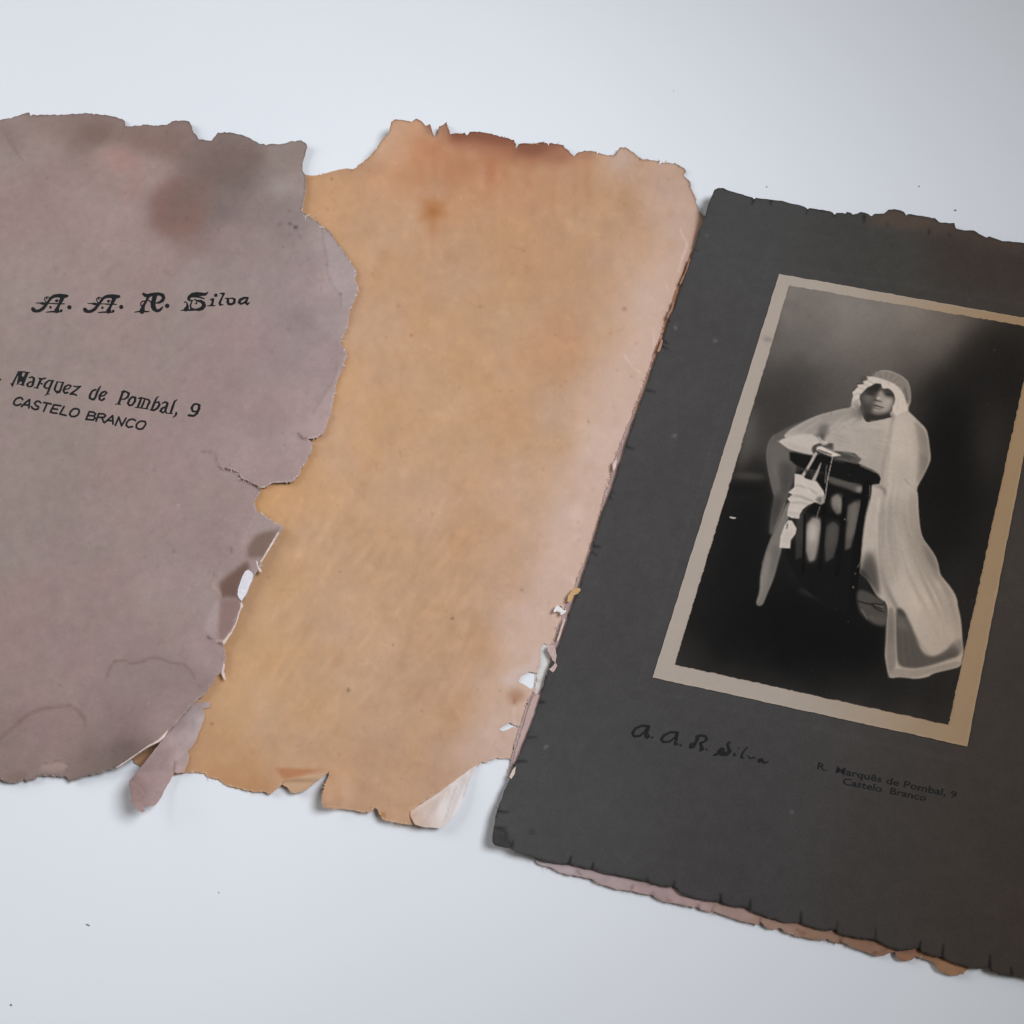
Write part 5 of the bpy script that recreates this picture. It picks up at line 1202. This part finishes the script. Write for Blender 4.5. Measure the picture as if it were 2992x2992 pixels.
# purse with bows and its ribbons
T(P2, [(590,405,30),(540,500,24),(470,612,30)], 146, 1, .95)
T(P2, [(640,490,8),(610,570,22),(570,655,34)], 138, 1, .95)
T(P2, [(500,560,30),(530,610,40)], 30, 2, .6)
S(P2, [(395,595),(450,602),(500,640),(550,655),(600,665),(640,720),(672,770),(676,862),(645,885),(585,862),(520,890),(470,930),(442,980),(437,1017),(370,1012),(325,990),(330,930),(350,862),(325,830),(372,790),(333,770),(392,720)], 156, 1.2)
T(P2, [(400,700,10),(500,720,16),(600,780,14)], 118, 2, .7); T(P2, [(340,800,8),(430,800,16),(560,850,16)], 112, 2, .75)
T(P2, [(350,870,8),(420,860,14),(520,880,10)], 116, 2, .7); T(P2, [(470,680,14),(540,770,20)], 172, 2.5, .6); T(P2, [(340,960,8),(430,970,12)], 122, 2, .6)
S(P2, [(590,820),(670,800),(672,870),(640,880),(600,860)], 86, 3, .8); T(P2, [(650,820,10),(655,860,12)], 150, 1.5, .8)
T(P2, [(750,435,9),(725,540,8),(700,650,8),(690,740,8),(676,830,8)], 150, .7, .9)
T(P2, [(695,510,6),(685,600,7),(680,680,7)], 128, .7, .8)
T(P2, [(630,905,7),(610,960,7),(600,1010,5)], 130, .7, .8)
S(P2, [(335,1030),(370,1038),(412,1110),(402,1160),(357,1220),(352,1298),(250,1290),(262,1180),(300,1080)], 156, 1.2)
T(P2, [(326,1068,10),(318,1108,10)], 40, .8, .9); T(P2, [(335,1010,6),(365,1025,10)], 60, 1, .8)
S(P2, [(300,1120),(400,1150),(350,1230),(280,1260)], 144, 5, .6)
# hands and prayer book
S(P2, [(560,340),(600,315),(680,330),(740,300),(770,380),(700,370),(620,360),(580,385)], 74, 2, .95)
S(P2, [(690,320),(745,298),(765,330),(720,345)], 60, 2, .8)
S(P2, [(760,378),(850,385),(960,400),(1022,460),(985,502),(870,478),(755,455),(830,430)], 80, 1.3)
T(P2, [(800,392,8),(880,420,10),(960,452,8)], 58, 1.0, .7)
T(P2, [(850,392,6),(930,412,8),(1000,450,6)], 112, 1.2, .7)
T(P2, [(830,430,10),(880,435,14),(920,460,8)], 46, 2, .8)
T(P2, [(760,460,20),(850,480,14)], 70, 2, .7)
S(P2, [(600,345),(645,335),(720,370),(835,424),(750,434),(690,412),(600,372)], 166, 1)
T(P2, [(612,366,8),(680,392,14),(738,414,10)], 56, .8, .9); T(P2, [(690,350,10),(770,385,12)], 120, 1.5, .6)
S(P2, [(550,350),(600,320),(590,380),(565,400)], 64, 2, .85)
# head: neck and face inside the bonnet
S(P5, [(680,400),(820,380),(920,400),(940,450),(930,520),(1000,550),(1090,510),(1180,560),(1260,640),(1310,740),(1320,850),(1290,950),(1240,1030),(1250,1130),(1190,1210),(1160,1260),(1220,1340),(1000,1400),(800,1440),(650,1440),(530,1490),(460,1420),(400,1310),(370,1200),(330,1100),(300,900),(310,720),(400,640),(480,540),(570,480),(660,460)], 64, 1.0)
El(P5, 560, 800, 170, 190, 98, 7, .85)
S(P5, [(870,560),(960,580),(1010,740),(1240,800),(1290,860),(1230,1010),(1190,1160),(1010,1250),(800,1260),(640,1200),(700,1120),(720,1000),(735,920),(790,820),(840,690)], 138, 5.5, .95)
S(P5, [(1060,820),(1220,840),(1200,980),(1080,1040),(980,960)], 148, 6, .7)
S(P5, [(690,390),(900,400),(900,520),(840,640),(700,640),(560,620),(480,580),(600,490)], 40, 3.5, .8)
S(P5, [(400,620),(620,580),(720,650),(600,680),(430,700)], 44, 4, .8)
El(P5, 1150, 700, 105, 40, 44, 3.2, .9, .1)
El(P5, 640, 690, 100, 34, 42, 3.2, .75, .1)
T(P5, [(540,690,16),(640,676,22),(730,700,14)], 30, 1.5, .6)
T(P5, [(1060,706,14),(1150,694,20),(1240,722,14)], 26, 1.3, .7)
T(P5, [(1040,610,16),(1150,600,22),(1250,660,14)], 44, 2, .5)
S(P5, [(960,540),(1090,520),(1250,650),(1290,740),(1150,690),(1000,640)], 62, 3, .85)
T(P5, [(900,640,60),(860,740,70),(840,810,60)], 132, 3, .8)
El(P5, 840, 808, 48, 36, 154, 1.8, .9)
T(P5, [(740,860,36),(820,880,30),(920,905,26)], 42, 1.4, .9)
T(P5, [(770,940,44),(900,950,40)], 128, 2.2, .6)
T(P5, [(705,1010,24),(780,1012,30),(860,1035,28),(985,1078,18)], 34, .9, .95)
T(P5, [(700,1080,40),(830,1105,50),(930,1110,30)], 82, 2.2, .7)
T(P5, [(700,1130,22),(800,1155,26)], 146, 1.8, .85)
S(P5, [(420,1180),(560,1230),(800,1300),(1080,1260),(1160,1220),(1180,1340),(1000,1390),(650,1430),(530,1470),(440,1370)], 46, 3, .85)
S(P5, [(330,900),(420,900),(560,1180),(460,1240),(370,1180)], 58, 4, .7)
S(P5, [(640,1190),(800,1190),(1000,1210),(900,1260),(700,1250)], 104, 3.5, .7)
# bonnet
S(P1, [(740,240),(760,185),(830,160),(930,155),(1050,195),(1150,250),(1220,310),(1250,400),(1265,540),(1235,645),(1200,620),(1170,520),(1120,430),(1040,350),(950,315),(850,285)], 116, 1.2)
for k in range(9):
    a = -1.9 + k * 0.2
    T(P1, [(900 + 130 * math.cos(a), 430 + 150 * math.sin(a), 6), (900 + 250 * math.cos(a), 430 + 250 * math.sin(a), 10)], 124 if k % 2 else 88, 1.6, .55)
T(P1, [(830,165,7),(930,157,8),(1050,195,9),(1150,250,9),(1222,312,9),(1250,400,9),(1263,500,9),(1262,570,9),(1238,650,9),(1216,720,9)], 150, .8, .8)
T(P1, [(1175,400,18),(1190,480,20),(1215,580,18)], 72, 2.2, .75)
T(P1, [(1165,480,8),(1185,590,8),(1220,640,6)], 158, 1, .6)
S(P1, [(740,245),(640,245),(662,290),(588,312),(602,350),(508,358),(522,392),(480,420),(440,468),(452,520),(430,580),(440,680),(520,720),(560,640),(540,560),(545,490),(600,440),(650,385),(715,365),(730,342),(800,332),(850,345),(860,385),(895,410),(940,400),(990,430),(1030,480),(1052,560),(1040,640),(1010,680),(1010,740),(985,760),(1060,800),(1220,720),(1190,600),(1160,500),(1120,420),(1040,350),(950,310),(850,275)], 164, 1.0)
T(P1, [(550,490,9),(600,440,9),(650,388,9),(715,362,9),(740,340,8),(800,330,9),(850,342,10),(862,385,12),(895,410,14),(940,398,12),(990,428,11),(1030,480,10),(1054,560,9),(1042,640,8),(1010,690,8)], 168, .7, .8)
for a, b, g in (((660,300),(720,330),118),((600,350),(660,370),120),((520,400),(600,420),112),((460,500),(540,480),116),((470,600),(540,560),110),((820,300),(830,320),120),((930,320),(960,360),126),((1040,360),(1140,360),116),((1060,420),(1130,430),128),((1080,560),(1070,700),134)):
    T(P1, [a + (10,), b + (12,)], g, 1.8, .6)
S(P1, [(420,600),(540,580),(580,700),(600,820),(520,840),(440,700)], 106, 6, .7)
S(P1, [(545,640),(590,760),(600,830),(560,800),(520,700)], 62, 4, .7)
T(P1, [(712,185,8),(735,245,10)], 128, 1, .8); T(P1, [(560,290,40),(620,262,30)], 50, 4, .6); T(P1, [(500,345,14),(590,345,12)], 36, 1.4, .7); T(P1, [(440,450,16),(490,405,14)], 46, 1.6, .6)
# neckline of the dress
T(P1, [(580,815,9),(612,860,9),(655,902,10),(700,880,9),(750,872,9),(850,855,9),(990,825,8)], 164, .8, .8)
T(P1, [(590,822,8),(622,862,9),(655,888,9),(750,864,8),(870,842,8),(985,812,7)], 26, .7, .75)
T(P1, [(1000,770,40),(1010,830,30)], 92, 3, .6)
# scratch and specks on the print
T(CH, [(275,408,7),(290,413,9),(302,412,6)], 176, .8, .9)
rngp = np.random.default_rng(12)
for _ in range(60):
    x = rngp.uniform(2050, 2950); y = rngp.uniform(880, 2050)
    pr.mix(pr.ell(x, y, rngp.uniform(1, 2), rngp.uniform(1, 2.4), 0, .8), (rngp.choice((130, 60)),), rngp.uniform(.1, .35))
g = pr.a[..., 0]
g = g + 0.22 * (g - blur(g, 2.5))                       # the crisp edges of a contact print
g = (g - 9) * 1.06
g = g + 0.20 * np.clip(g - 95, 0, 60)                   # paper white of the dress
g = g * (1 + 0.022 * fbm(g.shape, 7, 2, 93)) + 2.2 * fbm(g.shape, 5, 2, 94, .8)
pq = [(2307.4,834.1),(3025,958),(2771.3,2117.4),(1972.9,1941.6)]
# the silver image lightens a little towards the edges of the sheet
pr.a[..., 0] = np.clip(g, 9, 255)
def tint_print(x, y):
    v = pr.at(x, y)
    t = tone_map(x, y)[:, None]
    rgb = v * np.array((1.055, 0.975, 0.905)) * (1 - t * (1 - np.array((0.97, 0.925, 0.87))))
    # fogged lower and upper rims where the negative ended
    return lin(np.clip(rgb, 0, 255)) * 1.48
edge_px = rough(pq, 0.7, 5, 95)
sheet('photographic_print', [edge_px], 2.6, lambda x, y: z_card(x, y) + 0.00062, 0.00022, tint_print, lin((176,160,146)) * GAIN_R, M_PRINT, mount, rings=(2.5,),
      label='black and white print of a veiled child kneeling at a prayer chair')
# ------------------------------------------------------------------ lettering on the mount
def ring(crop, cx, cy, rx, ry, w, tilt=-0.25, a0=0.0, a1=6.283):
    return Z(crop, [(cx + rx * math.cos(t) - tilt * ry * math.sin(t), cy + ry * math.sin(t) + 0.2 * rx * math.cos(t), w) for t in np.linspace(a0, a1, 14)])
sig = glyph(T5,
    [(285,140,26),(200,132,26),(120,167,30),(78,225,34),(102,272,28),(170,265,24),(230,220,22),(275,155,28)], [(285,145,40),(262,210,42),(245,268,34),(265,293,24),(295,270,22),(272,238,18)], [(335,285,26)],
    [(655,218,28),(560,217,26),(482,260,30),(447,308,32),(472,343,26),(550,338,22),(620,290,22),(655,232,34),(642,300,34),(627,368,34),(660,370,20)], [(698,386,28)],
    [(880,360,28),(830,372,34),(822,408,34),(860,408,34),(890,350,32),(912,300,48),(900,272,28),(960,257,28),(1020,272,28),(1033,310,28),(990,343,24),(950,360,34),(970,410,38),(952,448,34),(985,430,28)], [(1030,437,24)],
    [(1333,338,16),(1297,370,28),(1312,420,34),(1328,460,42),(1290,498,46),(1222,498,46),(1192,472,56),(1232,442,64)], [(1205,480,40),(1125,512,18)],
    [(1395,488,14),(1372,518,14),(1415,508,10)], [(1440,420,16)], [(1552,408,14),(1492,480,18),(1472,540,20),(1505,550,12)],
    [(1560,518,14),(1590,555,16),(1632,540,14),(1655,550,10)], [(1740,560,22),(1692,572,24),(1702,600,22),(1750,578,22),(1762,614,18),(1825,594,10)])
ink('lettering', sig, 1.0, z_card, 0.00006, M_INK2, mount, 0.9, level=0.34, label='dark embossed script reading A. A. R. Silva', seed=8, uneven=0.2)
def type_line(body, x0, y0, x1, y1, cap, bold):
    """one line of set type from (x0, y0) to (x1, y1) along its baseline, cap height in photograph pixels"""
    cu = bpy.data.curves.new('type', 'FONT'); cu.body = body; cu.size = 1.0; cu.offset = bold; cu.resolution_u = 3
    ob = bpy.data.objects.new('type', cu); COL.objects.link(ob)
    me = ob.to_mesh()
    V = np.array([v.co[:2] for v in me.vertices]); Fc = [list(p.vertices) for p in me.polygons]
    ob.to_mesh_clear(); bpy.data.objects.remove(ob); bpy.data.curves.remove(cu)
    a, b = V[:, 0].min(), V[:, 0].max()
    d = np.array((x1 - x0, y1 - y0)); u = d / np.hypot(*d); up = np.array((u[1], -u[0]))
    sx = np.hypot(*d) / (b - a); sy = cap / 0.70
    rg = np.random.default_rng(len(body))
    P = np.array((x0, y0)) + np.outer((V[:, 0] - a) * sx, u) + np.outer(V[:, 1] * sy, up) + rg.normal(0, 0.28, V.shape)
    return P, Fc
Pa, Fa = type_line('R.  Marqu\u00eas de Pombal, 9', *Z(T6, [(72, 200)])[0], *Z(T6, [(1818, 568)])[0], 19.5, 0.016)
Pb, Fb = type_line('Castelo  Branco', *Z(T6, [(392, 392)])[0], *Z(T6, [(1436, 604)])[0], 19.5, 0.016)
P_ = np.concatenate([Pa, Pb]); F_ = Fa + [[k + len(Pa) for k in f] for f in Fb]
link_mesh('lettering', at(P_[:, 0], P_[:, 1], z_card(P_[:, 0], P_[:, 1]) + 0.00006), F_, M_INK2, mount, None, False,
          'faint dark type reading R. Marqu\u00eas de Pombal, 9 Castelo Branco')

# ------------------------------------------------------------------ specks of dust on the table
m_dust = ink_material('dark_dust', (0.14, 0.13, 0.13), 0.9)
def dust(px, py, r, stretch, ang, label):
    c = at(np.array(px), np.array(py), 0.0); s = 0.085e-3
    rg = np.random.default_rng(int(px))
    V = []; Fc = []
    n = 7
    for ring_, z in ((1.0, 0.02), (0.8, 0.5), (0.35, 0.9)):
        for i in range(n):
            t = 2 * math.pi * i / n; k = r * ring_ * rg.uniform(.75, 1.2)
            u, v = k * stretch * math.cos(t), k * math.sin(t)
            V.append((c[0] + s * (u * math.cos(ang) - v * math.sin(ang)), c[1] + s * (u * math.sin(ang) + v * math.cos(ang)), s * r * 0.7 * z + 0.00001))
    for q in range(2):
        for i in range(n): Fc.append((q * n + i, q * n + (i + 1) % n, (q + 1) * n + (i + 1) % n, (q + 1) * n + i))
    Fc.append(tuple(range(2 * n, 3 * n))); Fc.append(tuple(range(n))[::-1])
    o = link_mesh('dust_speck', V, Fc, m_dust, None, None, False)
    o['label'] = label; o['category'] = 'dust speck'; o['group'] = 'dust specks on the table'
for d in ((2240, 546, 3.2, 1.1, 0.2, 'tiny dark dust speck on the table above the mount\'s upper left corner'),
          (2685, 545, 3.4, 1.2, 1.3, 'tiny dark dust speck on the table above the mount, the farther one from its edge'),
          (2791, 615, 4.2, 1.3, 0.6, 'dark dust speck on the table just above the notched top edge at right'),
          (257, 2703, 2.8, 3.0, -0.3, 'short thread-like speck on the white table below the cover'),
          (639, 2608, 2.4, 1.0, 0.0, 'tiny speck on the table below the amber sheet\'s left end'),
          (1968, 265, 2.2, 1.0, 0.0, 'faint tiny speck on the empty table at the top'),
          (32, 2936, 4.0, 1.2, 0.3, 'small dark speck at the table\'s lower left corner')):
    dust(*d)
